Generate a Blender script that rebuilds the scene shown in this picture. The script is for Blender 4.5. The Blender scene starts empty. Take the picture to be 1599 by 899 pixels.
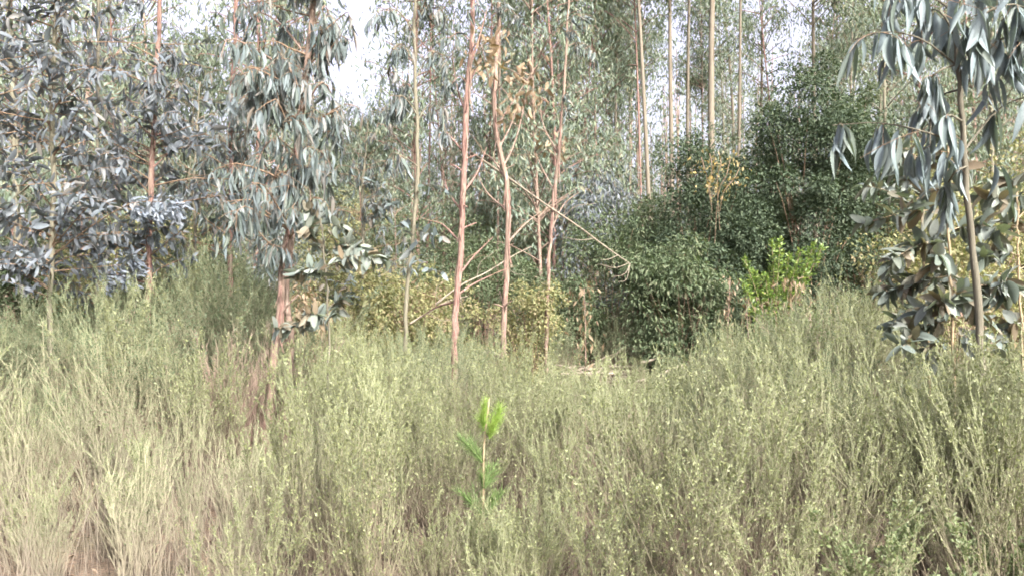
import bpy, math, random
import numpy as np
from mathutils import Matrix, Vector

# ------------------------------------------------------------------ camera, sky, sun, exposure
S = bpy.context.scene
COL = S.collection
H = 2.0            # eye height, the photographer stands on a road edge
F = 1208.0         # focal length in pixels of the 1599 px wide picture
cam_d = bpy.data.cameras.new('camera'); cam = bpy.data.objects.new('camera', cam_d); COL.objects.link(cam)
cam.location = (0, 0, H); cam.rotation_euler = (math.radians(90), 0, 0)
cam_d.sensor_width = 36; cam_d.lens = F / 1599 * 36; cam_d.clip_end = 1500; cam_d.clip_start = 0.05
S.camera = cam

SUN_EL, SUN_AZ = math.radians(38), math.radians(150)      # azimuth clockwise from +Y: behind and to the right
W = bpy.data.worlds.new('World'); S.world = W; W.use_nodes = True
nt = W.node_tree; bg = nt.nodes['Background']
sky = nt.nodes.new('ShaderNodeTexSky'); sky.sky_type = 'NISHITA'; sky.sun_disc = False
sky.sun_elevation = SUN_EL; sky.sun_rotation = SUN_AZ
sky.air_density = 1.0; sky.dust_density = 9.0; sky.ozone_density = 1.0
hsv = nt.nodes.new('ShaderNodeHueSaturation'); hsv.inputs['Saturation'].default_value = .5; hsv.inputs['Hue'].default_value = .555     # thin milky overcast over the clear sky
nt.links.new(sky.outputs[0], hsv.inputs['Color']); nt.links.new(hsv.outputs[0], bg.inputs[0]); bg.inputs[1].default_value = 0.15
sd = bpy.data.lights.new('sun', 'SUN'); sun = bpy.data.objects.new('sun', sd); COL.objects.link(sun)
sd.energy = 3.0; sd.angle = math.radians(3); sd.color = (1.0, 0.925, 0.83)
d = Vector((math.sin(SUN_AZ) * math.cos(SUN_EL), math.cos(SUN_AZ) * math.cos(SUN_EL), math.sin(SUN_EL)))
sun.rotation_euler = d.to_track_quat('Z', 'Y').to_euler(); sun.location = d * 30
S.view_settings.view_transform = 'Standard'; S.view_settings.look = 'None'
S.view_settings.exposure = 2.05; S.view_settings.gamma = 1.0; S.view_settings.use_curve_mapping = False
S.render.engine = 'CYCLES'
S.cycles.use_denoising = True
S.cycles.max_bounces = 4; S.cycles.diffuse_bounces = 2; S.cycles.use_adaptive_sampling = True; S.cycles.adaptive_threshold = .05; S.cycles.volume_bounces = 0; S.cycles.glossy_bounces = 2
S.cycles.transmission_bounces = 3; S.cycles.transparent_max_bounces = 4
S.cycles.caustics_reflective = False; S.cycles.caustics_refractive = False
S.cycles.filter_width = 1.8

rng = np.random.default_rng(11)
U = lambda a, b, n=None: rng.uniform(a, b, n)

def ss(a, b, x):
    t = np.clip((np.asarray(x, float) - a) / (b - a), 0, 1); return t * t * (3 - 2 * t)
def g(x, y):
    x = np.asarray(x, float); y = np.asarray(y, float)
    z = 0.05 * np.sin(1.3 * x + .5) * np.sin(1.1 * y) + 0.04 * np.sin(.7 * x - .9 * y) + .02 * np.sin(3.1 * x + 2.3 * y)
    z = z + 0.45 * ss(2.5, 6, x) * ss(6, 11, y) + 0.25 * ss(-2.5, -6, x) * ss(7, 11, y)
    return z * ss(1.0, 4.0, np.hypot(x, y))
def gz(x, y): return float(g(x, y))
def P(px, py, Y): return np.array([(px - 799.5) / F * Y, Y, H + (449.5 - py) / F * Y])
def PX(px, Y): return (px - 799.5) / F * Y

# ------------------------------------------------------------------ mesh building
def unit(a): return a / np.maximum(np.linalg.norm(a, axis=-1, keepdims=True), 1e-9)
class MB:
    def __init__(s): s.v = []; s.t = []; s.q = []; s.r = []; s.n = 0
    def add(s, v, t=None, q=None, r=0.0):
        v = np.asarray(v, float).reshape(-1, 3)
        if t is not None and len(t): s.t.append(np.asarray(t, int).reshape(-1, 3) + s.n)
        if q is not None and len(q): s.q.append(np.asarray(q, int).reshape(-1, 4) + s.n)
        s.v.append(v); s.r.append(np.broadcast_to(np.asarray(r, float), (len(v),))); s.n += len(v)
    def mesh(s, name, mat, smooth=False, origin=(0, 0, 0)):
        me = bpy.data.meshes.new(name)
        v = (np.concatenate(s.v) - np.asarray(origin)).astype(np.float32)
        t = np.concatenate(s.t) if s.t else np.zeros((0, 3), int)
        q = np.concatenate(s.q) if s.q else np.zeros((0, 4), int)
        me.vertices.add(len(v)); me.vertices.foreach_set('co', v.ravel())
        loops = np.concatenate([t.ravel(), q.ravel()]).astype(np.int32)
        me.loops.add(len(loops)); me.loops.foreach_set('vertex_index', loops)
        npoly = len(t) + len(q); me.polygons.add(npoly)
        start = np.concatenate([np.arange(len(t)) * 3, len(t) * 3 + np.arange(len(q)) * 4]).astype(np.int32)
        me.polygons.foreach_set('loop_start', start)
        if smooth: me.polygons.foreach_set('use_smooth', np.ones(npoly, bool))
        a = me.attributes.new('rnd', 'FLOAT', 'POINT'); a.data.foreach_set('value', np.concatenate(s.r).astype(np.float32))
        me.materials.append(mat); me.update(calc_edges=True)
        return me

def tubes(mb, Pts, R, sides=3, r=0.0, cap=False):
    """many tubes at once: Pts (n,k,3), R (n,k), r scalar or (n,k)"""
    Pts = np.asarray(Pts, float); n, k, _ = Pts.shape
    R = np.broadcast_to(np.asarray(R, float), (n, k))
    T = unit(np.gradient(Pts, axis=1))
    D = unit(Pts[:, -1] - Pts[:, 0])
    ref = np.where(np.abs(D[:, :1]) < .75, np.array([[1., 0, 0]]), np.array([[0, 1., 0]]))[:, None, :]
    A = unit(np.cross(T, ref)); B = np.cross(T, A)
    ang = np.arange(sides) / sides * 2 * np.pi
    V = Pts[:, :, None, :] + R[:, :, None, None] * (A[:, :, None, :] * np.cos(ang)[None, None, :, None] + B[:, :, None, :] * np.sin(ang)[None, None, :, None])
    base = (np.arange(n) * k * sides)[:, None, None]; row = (np.arange(k - 1) * sides)[None, :, None]; c = np.arange(sides)[None, None, :]
    c2 = (c + 1) % sides
    Q = np.stack([base + row + c, base + row + c2, base + row + sides + c2, base + row + sides + c], -1).reshape(-1, 4)
    rr = np.broadcast_to(np.asarray(r, float), (n, k))[:, :, None].repeat(sides, 2).ravel()
    T3 = None
    if cap:
        tt = []
        for s0 in (0, (k - 1) * sides):
            for j in range(1, sides - 1):
                tt.append(np.stack([base[:, 0, 0] + s0, base[:, 0, 0] + s0 + j, base[:, 0, 0] + s0 + j + 1], -1))
        T3 = np.concatenate(tt)
    mb.add(V.reshape(-1, 3), t=T3, q=Q, r=rr)

def spline(pts, k):
    """Catmull-Rom resample of a polyline"""
    p = np.asarray(pts, float); p = np.vstack([2 * p[0] - p[1], p, 2 * p[-1] - p[-2]])
    m = len(p) - 3; t = np.linspace(0, m - 1e-6, k); i = t.astype(int); u = (t - i)[:, None]
    a, b, c, e = p[i], p[i + 1], p[i + 2], p[i + 3]
    return .5 * (2 * b + (c - a) * u + (2 * a - 5 * b + 4 * c - e) * u ** 2 + (3 * b - a - 3 * c + e) * u ** 3)

def leaf_template(seg, wprof, curve=0.12, fold=0.25, droop=0.15):
    """long leaf along +y with a raised midrib fold; x in [-.5,.5] of width, y,z,curve in lengths. Returns (x,y,z,curve) rows and faces"""
    ts = np.linspace(0, 1, seg + 1); v = []; q = []; t3 = []
    for t in ts[:-1]:
        w = wprof(t)
        for s in (-1, 0, 1): v.append((s * w * .5, t, (fold * abs(s) * w * .12) - droop * t * t, curve * math.sin(t * math.pi) ))
    v.append((0, 1, -droop, 0))
    for i in range(seg - 1):
        for c in (0, 1): q.append((i * 3 + c, i * 3 + c + 1, i * 3 + c + 4, i * 3 + c + 3))
    b = (seg - 1) * 3
    t3 += [(b, b + 1, b + 3), (b + 1, b + 2, b + 3)]
    return np.array(v), np.array(t3), np.array(q)
def lance(t): return max(.06, (math.sin(math.pi * min(1, t ** .75)) ** .9) if t > .08 else .08)
def broad(t): return max(.10, math.sin(math.pi * min(1., (t * .93 + .07) ** .8)) ** .6)
KITE = (np.array([(0, 0, 0, 0), (.5, .45, .06, .05), (0, 1, -.1, 0), (-.5, .45, .06, .05)]), np.array([(0, 1, 2), (0, 2, 3)]), np.zeros((0, 4), int))
LANCE3 = leaf_template(3, lance)
LANCE8 = [leaf_template(8, lance, c, f_, d_) for c, f_, d_ in ((.04, .5, .06), (.09, .8, .14), (-.07, .6, -.05), (.02, 1.0, .2))]
BROAD3 = leaf_template(3, broad, .04, .5, .12)
BROAD8 = [leaf_template(8, broad, c, f_, d_) for c, f_, d_ in ((.03, .6, .12), (.08, 1.0, .28), (-.06, .5, -.06), (.02, 1.2, .4))]

def leaf_frames(D, N):
    D = unit(D); N = unit(N - D * np.sum(N * D, -1, keepdims=True)); X = np.cross(D, N); return X, D, N
def leaves(mb, pos, D, N, L, Wd, tmpl, r):
    X, D, N = leaf_frames(D, N); tv, t3, q = tmpl; k = len(tv); n = len(pos)
    if n == 0: return
    L = np.broadcast_to(L, (n,)); Wd = np.broadcast_to(Wd, (n,))
    sx = tv[None, :, 0] * Wd[:, None] + tv[None, :, 3] * L[:, None]
    V = pos[:, None, :] + sx[:, :, None] * X[:, None, :] + (tv[None, :, 1] * L[:, None])[:, :, None] * D[:, None, :] + (tv[None, :, 2] * L[:, None])[:, :, None] * N[:, None, :]
    off = (np.arange(n) * k)[:, None, None]
    mb.add(V.reshape(-1, 3), t=(t3[None] + off).reshape(-1, 3), q=(q[None] + off).reshape(-1, 4) if len(q) else None,
           r=np.repeat(np.broadcast_to(r, (n,)), k))

# ------------------------------------------------------------------ objects
def link(o, parent=None):
    COL.objects.link(o)
    if parent is not None: o.parent = parent
    return o
def thing(name, label, cat, loc, group=None):
    o = bpy.data.objects.new(name, None); o.empty_display_size = .1; link(o); o.location = loc
    o['label'] = label; o['category'] = cat
    if group: o['group'] = group
    return o
def part(name, mb, mat, parent, smooth=False, stuff=False):
    o = bpy.data.objects.new(name, mb.mesh(name, mat, smooth, parent.location if parent else (0, 0, 0)))
    link(o, parent)
    if stuff: o['kind'] = 'stuff'
    return o
def copy_tree(root, label=None, group=None):
    r = root.copy(); COL.objects.link(r)
    if label: r['label'] = label
    if group: r['group'] = group
    for ch in CH[root.name]:
        c = ch.copy(); COL.objects.link(c); c.parent = r
    return r
CH = {}

# ------------------------------------------------------------------ materials
def new_mat(name):
    m = bpy.data.materials.new(name); m.use_nodes = True; n = m.node_tree; n.nodes.clear()
    o = n.nodes.new('ShaderNodeOutputMaterial'); return m, n, o
def ramp(n, stops, interp='LINEAR'):
    r = n.nodes.new('ShaderNodeValToRGB'); e = r.color_ramp.elements; r.color_ramp.interpolation = interp
    e[0].position, e[0].color = stops[0][0], (*stops[0][1], 1); e[1].position, e[1].color = stops[-1][0], (*stops[-1][1], 1)
    for p, c in stops[1:-1]:
        x = e.new(p); x.color = (*c, 1)
    return r
def math_node(n, op, a, b):
    m = n.nodes.new('ShaderNodeMath'); m.operation = op
    for i, s in enumerate((a, b)):
        if s is None: continue
        if isinstance(s, (int, float)): m.inputs[i].default_value = s
        else: n.links.new(s, m.inputs[i])
    return m.outputs[0]
def leaf_mat(name, cols, rough=.45, transl=.3, spec=.5, obj_weight=1.0, mottle=40):
    m, n, o = new_mat(name)
    a = n.nodes.new('ShaderNodeAttribute'); a.attribute_name = 'rnd'
    oi = n.nodes.new('ShaderNodeObjectInfo')
    f = math_node(n, 'FRACT', math_node(n, 'ADD', a.outputs['Fac'], math_node(n, 'MULTIPLY', oi.outputs['Random'], obj_weight)), None)
    k = len(cols); r = ramp(n, [((i + .0) / (k - 1), c) for i, c in enumerate(cols)])
    n.links.new(f, r.inputs[0])
    no = n.nodes.new('ShaderNodeTexNoise'); no.inputs['Scale'].default_value = mottle; no.inputs['Detail'].default_value = 3
    tc = n.nodes.new('ShaderNodeTexCoord'); n.links.new(tc.outputs['Object'], no.inputs['Vector'])
    mx = n.nodes.new('ShaderNodeMix'); mx.data_type = 'RGBA'; mx.blend_type = 'MULTIPLY'; mx.inputs[0].default_value = .55
    rr = ramp(n, [(.3, (.55, .5, .45)), (.65, (1.2, 1.2, 1.2))]); n.links.new(no.outputs[0], rr.inputs[0])
    n.links.new(r.outputs[0], mx.inputs[6]); n.links.new(rr.outputs[0], mx.inputs[7])
    p = n.nodes.new('ShaderNodeBsdfPrincipled'); p.inputs['Roughness'].default_value = rough; p.inputs['Specular IOR Level'].default_value = spec
    n.links.new(mx.outputs[2], p.inputs['Base Color'])
    t = n.nodes.new('ShaderNodeBsdfTranslucent')
    tm = n.nodes.new('ShaderNodeMix'); tm.data_type = 'RGBA'; tm.blend_type = 'MULTIPLY'; tm.inputs[0].default_value = 1; tm.inputs[7].default_value = (1.25, 1.35, .75, 1)
    n.links.new(mx.outputs[2], tm.inputs[6]); n.links.new(tm.outputs[2], t.inputs[0])
    ms = n.nodes.new('ShaderNodeMixShader'); ms.inputs[0].default_value = transl
    n.links.new(p.outputs[0], ms.inputs[1]); n.links.new(t.outputs[0], ms.inputs[2]); n.links.new(ms.outputs[0], o.inputs[0])
    return m
def bark_mat(name, cols, scale=(28, 28, 2.2), bump=.5, rough=.85):
    m, n, o = new_mat(name)
    tc = n.nodes.new('ShaderNodeTexCoord'); mp = n.nodes.new('ShaderNodeMapping'); mp.inputs['Scale'].default_value = scale
    oi = n.nodes.new('ShaderNodeObjectInfo')
    n.links.new(tc.outputs['Object'], mp.inputs[0])
    cb = n.nodes.new('ShaderNodeCombineXYZ'); n.links.new(math_node(n, 'MULTIPLY', oi.outputs['Random'], 50.), cb.inputs[2]); n.links.new(cb.outputs[0], mp.inputs['Location'])
    no = n.nodes.new('ShaderNodeTexNoise'); no.inputs['Scale'].default_value = 1; no.inputs['Detail'].default_value = 6; no.inputs['Roughness'].default_value = .65
    n.links.new(mp.outputs[0], no.inputs['Vector'])
    k = len(cols); r = ramp(n, [(.36 + .28 * i / (k - 1), c) for i, c in enumerate(cols)]); n.links.new(no.outputs[0], r.inputs[0])
    p = n.nodes.new('ShaderNodeBsdfPrincipled'); p.inputs['Roughness'].default_value = rough; p.inputs['Specular IOR Level'].default_value = .25
    n.links.new(r.outputs[0], p.inputs['Base Color'])
    b = n.nodes.new('ShaderNodeBump'); b.inputs['Strength'].default_value = bump; b.inputs['Distance'].default_value = .02
    n.links.new(no.outputs[0], b.inputs['Height']); n.links.new(b.outputs[0], p.inputs['Normal']); n.links.new(p.outputs[0], o.inputs[0])
    return m
def stem_mat(name, stops, rough=.7):
    """colour along a stem from woody base (rnd 0) to green tip (rnd 1)"""
    m, n, o = new_mat(name)
    a = n.nodes.new('ShaderNodeAttribute'); a.attribute_name = 'rnd'; oi = n.nodes.new('ShaderNodeObjectInfo')
    r = ramp(n, stops); n.links.new(a.outputs['Fac'], r.inputs[0])
    no = n.nodes.new('ShaderNodeTexNoise'); no.inputs['Scale'].default_value = 6
    tc = n.nodes.new('ShaderNodeTexCoord'); n.links.new(tc.outputs['Object'], no.inputs['Vector'])
    v = math_node(n, 'ADD', math_node(n, 'MULTIPLY', no.outputs[0], .9), math_node(n, 'ADD', math_node(n, 'MULTIPLY', oi.outputs['Random'], .45), .35))
    hs = n.nodes.new('ShaderNodeHueSaturation'); n.links.new(r.outputs[0], hs.inputs['Color']); n.links.new(v, hs.inputs['Value'])
    p = n.nodes.new('ShaderNodeBsdfPrincipled'); p.inputs['Roughness'].default_value = rough; p.inputs['Specular IOR Level'].default_value = .3
    n.links.new(hs.outputs[0], p.inputs['Base Color']); n.links.new(p.outputs[0], o.inputs[0])
    return m

M = {}
M['gum_leaf'] = leaf_mat('gum_leaf', [(0.091, 0.117, 0.128), (0.133, 0.161, 0.185), (0.063, 0.083, 0.077), (0.113, 0.138, 0.155), (0.052, 0.068, 0.058), (0.148, 0.161, 0.177), (0.126, 0.107, 0.093)], 0.5, .22, 0.3)
M['gum_leaf_blue'] = leaf_mat('gum_leaf_blue', [(0.108, 0.126, 0.156), (0.080, 0.095, 0.116), (0.143, 0.159, 0.198), (0.063, 0.075, 0.084), (0.096, 0.114, 0.144), (0.132, 0.126, 0.126)], 0.52, .2, 0.3)
M['gum_leaf_broad'] = leaf_mat('gum_leaf_broad', [(0.129, 0.155, 0.155), (0.084, 0.107, 0.096), (0.181, 0.200, 0.200), (0.065, 0.081, 0.055), (0.142, 0.162, 0.149), (0.129, 0.100, 0.071), (0.155, 0.142, 0.116)], 0.5, .2, 0.3)
M['gum_leaf_long'] = leaf_mat('gum_leaf_long', [(0.113, 0.146, 0.172), (0.154, 0.187, 0.220), (0.081, 0.109, 0.118), (0.129, 0.167, 0.194), (0.068, 0.087, 0.076), (0.169, 0.200, 0.225)], 0.52, .2, 0.3)
M['gum_leaf_tuft'] = leaf_mat('gum_leaf_tuft', [(0.143, 0.168, 0.223), (0.112, 0.138, 0.186), (0.184, 0.204, 0.265), (0.128, 0.153, 0.201)], .5, .2)
M['dead_leaf'] = leaf_mat('dead_leaf', [(0.198, 0.141, 0.091), (0.141, 0.095, 0.066), (0.248, 0.190, 0.132), (0.165, 0.123, 0.083)], .6, .3)
M['far_leaf'] = leaf_mat('far_leaf', [(0.112, 0.145, 0.114), (0.163, 0.207, 0.189), (0.081, 0.109, 0.074), (0.142, 0.170, 0.120), (0.192, 0.222, 0.200), (0.172, 0.166, 0.110)], 0.55, .3, 0.2, mottle=8)
M['olive_leaf'] = leaf_mat('olive_leaf', [(0.187, 0.193, 0.101), (0.129, 0.149, 0.074), (0.257, 0.235, 0.124), (0.153, 0.166, 0.093), (0.293, 0.235, 0.163)], 0.6, .35, 0.2, obj_weight=.3)
M['mid_leaf'] = leaf_mat('mid_leaf', [(0.071, 0.099, 0.059), (0.052, 0.076, 0.043), (0.104, 0.128, 0.079), (0.063, 0.088, 0.055), (0.135, 0.147, 0.098)], 0.6, .3, 0.15, obj_weight=.3)
M['dark_leaf'] = leaf_mat('dark_leaf', [(0.038, 0.054, 0.036), (0.049, 0.069, 0.046), (0.028, 0.044, 0.031), (0.074, 0.096, 0.062), (0.041, 0.062, 0.042)], 0.6, .22, 0.15, obj_weight=.2)
M['lime_leaf'] = leaf_mat('lime_leaf', [(0.124, 0.192, 0.049), (0.082, 0.143, 0.041), (0.193, 0.247, 0.057), (0.101, 0.165, 0.049)], .4, .35, obj_weight=.2)
M['yellow_leaf'] = leaf_mat('yellow_leaf', [(0.242, 0.184, 0.065), (0.196, 0.170, 0.091), (0.230, 0.150, 0.052), (0.173, 0.177, 0.117)], .5, .35)
M['pine_needle'] = leaf_mat('pine_needle', [(0.201, 0.306, 0.054), (0.163, 0.267, 0.054), (0.252, 0.344, 0.081)], .4, .3, obj_weight=.1)
M['pine_dull'] = leaf_mat('pine_dull', [(.12, .19, .06), (.09, .15, .05), (.16, .22, .08)], .5, .3, obj_weight=.1)
M['broom_leaf'] = leaf_mat('broom_leaf', [(0.130, 0.149, 0.073), (0.176, 0.191, 0.095), (0.098, 0.123, 0.060), (0.207, 0.222, 0.116), (0.150, 0.171, 0.082)], .5, .3, obj_weight=.6)
M['broom_leaf_dark'] = leaf_mat('broom_leaf_dark', [(0.068, 0.098, 0.058), (0.093, 0.123, 0.071), (0.057, 0.085, 0.050), (0.118, 0.146, 0.087)], .5, .3, obj_weight=.6)
M['broom_leaf_dry'] = leaf_mat('broom_leaf_dry', [(0.129, 0.152, 0.085), (0.158, 0.180, 0.104), (0.110, 0.138, 0.075), (0.139, 0.164, 0.095)], .6, .3, obj_weight=.6)
M['broom_stem'] = stem_mat('broom_stem', [(0, (0.124, 0.092, 0.074)), (0.3, (0.168, 0.133, 0.106)), (0.6, (0.161, 0.149, 0.103)), (1, (0.150, 0.159, 0.097))])
M['broom_stem_dead'] = stem_mat('broom_stem_dead', [(0, (0.118, 0.081, 0.067)), (0.5, (0.173, 0.121, 0.103)), (1, (0.218, 0.165, 0.138))])
M['broom_leaf_fresh'] = leaf_mat('broom_leaf_fresh', [(0.109, 0.144, 0.069), (0.145, 0.180, 0.089), (0.083, 0.116, 0.057), (0.173, 0.202, 0.105)], .5, .35, obj_weight=.6)
M['broom_stem_dry'] = stem_mat('broom_stem_dry', [(0, (0.120, 0.100, 0.080)), (0.4, (0.169, 0.153, 0.117)), (1, (0.183, 0.177, 0.121))])
M['dry_grass'] = stem_mat('dry_grass', [(0, (0.109, 0.087, 0.073)), (0.5, (0.162, 0.135, 0.113)), (1, (0.206, 0.179, 0.146))])
M['bark_red'] = bark_mat('bark_red', [(0.054, 0.029, 0.027), (0.131, 0.071, 0.063), (0.200, 0.128, 0.113), (0.108, 0.061, 0.054), (0.246, 0.189, 0.166)])
M['bark_pink'] = bark_mat('bark_pink', [(0.076, 0.049, 0.041), (0.189, 0.135, 0.113), (0.129, 0.092, 0.077), (0.258, 0.203, 0.178)])
M['bark_pale'] = bark_mat('bark_pale', [(0.072, 0.057, 0.045), (0.140, 0.120, 0.098), (0.107, 0.089, 0.072), (0.170, 0.153, 0.131)], (9, 9, .7), .3)
M['bark_grey'] = bark_mat('bark_grey', [(0.072, 0.064, 0.050), (0.136, 0.124, 0.096), (0.104, 0.096, 0.072), (0.184, 0.168, 0.136)])
M['bark_dark'] = bark_mat('bark_dark', [(.05, .045, .036), (.10, .09, .072), (.075, .068, .054), (.15, .135, .11)])
M['bark_sapling'] = bark_mat('bark_sapling', [(0.160, 0.120, 0.080), (0.272, 0.216, 0.144), (0.208, 0.152, 0.104), (0.320, 0.264, 0.192)])
M['dead_wood'] = bark_mat('dead_wood', [(0.112, 0.087, 0.068), (0.191, 0.163, 0.135), (0.159, 0.131, 0.108), (0.239, 0.215, 0.187)], (20, 20, 20), .4)
M['twig'] = bark_mat('twig', [(0.091, 0.059, 0.042), (0.182, 0.126, 0.091), (0.140, 0.098, 0.070)], (30, 30, 30), .2)
M['litter'] = leaf_mat('litter', [(.20, .14, .10), (.14, .10, .075), (.28, .21, .16), (.18, .13, .10)], .7, .1)

m, n, o = new_mat('forest_floor')
tc = n.nodes.new('ShaderNodeTexCoord')
no = n.nodes.new('ShaderNodeTexNoise'); no.inputs['Scale'].default_value = 1.3; no.inputs['Detail'].default_value = 8; n.links.new(tc.outputs['Object'], no.inputs['Vector'])
n2 = n.nodes.new('ShaderNodeTexNoise'); n2.inputs['Scale'].default_value = 45; n2.inputs['Detail'].default_value = 5; n.links.new(tc.outputs['Object'], n2.inputs['Vector'])
r1 = ramp(n, [(.3, (.085, .062, .045)), (.5, (.14, .105, .08)), (.7, (.11, .10, .06))]); n.links.new(no.outputs[0], r1.inputs[0])
r2 = ramp(n, [(.3, (.5, .5, .5)), (.7, (1.5, 1.4, 1.35))]); n.links.new(n2.outputs[0], r2.inputs[0])
mx = n.nodes.new('ShaderNodeMix'); mx.data_type = 'RGBA'; mx.blend_type = 'MULTIPLY'; mx.inputs[0].default_value = 1
n.links.new(r1.outputs[0], mx.inputs[6]); n.links.new(r2.outputs[0], mx.inputs[7])
p = n.nodes.new('ShaderNodeBsdfPrincipled'); p.inputs['Roughness'].default_value = .95; n.links.new(mx.outputs[2], p.inputs['Base Color'])
b = n.nodes.new('ShaderNodeBump'); b.inputs['Strength'].default_value = .8; b.inputs['Distance'].default_value = .03
n.links.new(n2.outputs[0], b.inputs['Height']); n.links.new(b.outputs[0], p.inputs['Normal']); n.links.new(p.outputs[0], o.inputs[0])
M['floor'] = m

# ------------------------------------------------------------------ ground
ax = np.concatenate([[-500, -250, -120, -60], np.arange(-30, 30.1, .4), [60, 120, 250, 500]])
ay = np.concatenate([[-200, -60, -20], np.arange(-4, 32.1, .4), [60, 120, 250, 500]])
X, Yg = np.meshgrid(ax, ay); mb = MB(); nx, ny = len(ax), len(ay)
i = (np.arange(ny - 1)[:, None] * nx + np.arange(nx - 1)[None]).ravel()
mb.add(np.stack([X, Yg, g(X, Yg)], -1).reshape(-1, 3), q=np.stack([i, i + 1, i + nx + 1, i + nx], -1))
gr = part('ground', mb, M['floor'], None, True); gr['kind'] = 'structure'

# ------------------------------------------------------------------ eucalyptus trees standing near
def rand_unit(n): return unit(rng.normal(size=(n, 3)))
def hang_dirs(n, spread=.38):
    D = np.tile(np.array([0, 0, -1.]), (n, 1)) + rng.normal(size=(n, 3)) * spread; return unit(D)

def bark_strips(T, p, r, zlo, zhi, n, mat):
    for j in range(n):
        z = U(zlo, zhi); i = int(np.clip(np.searchsorted(p[:, 2], z), 1, len(p) - 1)); th = U(-2.6, -.5); dr_ = np.array([math.cos(th), math.sin(th), 0]); sd_ = np.array([-dr_[1], dr_[0], 0]); a = p[i] + dr_ * r[i] * 1.02; ln = U(.15, .6); k = 6
        c = spline(np.stack([a, a + dr_ * U(.005, .03) + [0, 0, -ln * .5], a + dr_ * U(.01, .08) + sd_ * U(-.05, .05) + [0, 0, -ln]]), k); w = np.linspace(.011, .003, k) * U(.7, 1.4); mb = MB()
        v = np.stack([c + np.outer(w, sd_), c + dr_ * .004, c - np.outer(w, sd_)], 1).reshape(-1, 3)
        mb.add(v, q=[(i_ * 3 + c_, i_ * 3 + c_ + 1, i_ * 3 + c_ + 4, i_ * 3 + c_ + 3) for i_ in range(k - 1) for c_ in (0, 1)]); part('bark_strip', mb, mat, T.t, True)
def stubs(T, p, r, zlo, zhi, n, mat):
    for j in range(n):
        z = U(zlo, zhi); i = int(np.clip(np.searchsorted(p[:, 2], z), 1, len(p) - 1)); th = U(0, 6.28); dr_ = np.array([math.cos(th), math.sin(th), U(.2, .9)]); ln = U(.05, .3); mb = MB()
        tubes(mb, np.stack([p[i], p[i] + dr_ * ln * .5, p[i] + dr_ * ln + rng.normal(size=3) * .02])[None], np.array([[r[i] * .4, r[i] * .25, r[i] * .16]]), 5, cap=True); part('branch_stub', mb, mat, T.t, True)
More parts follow.
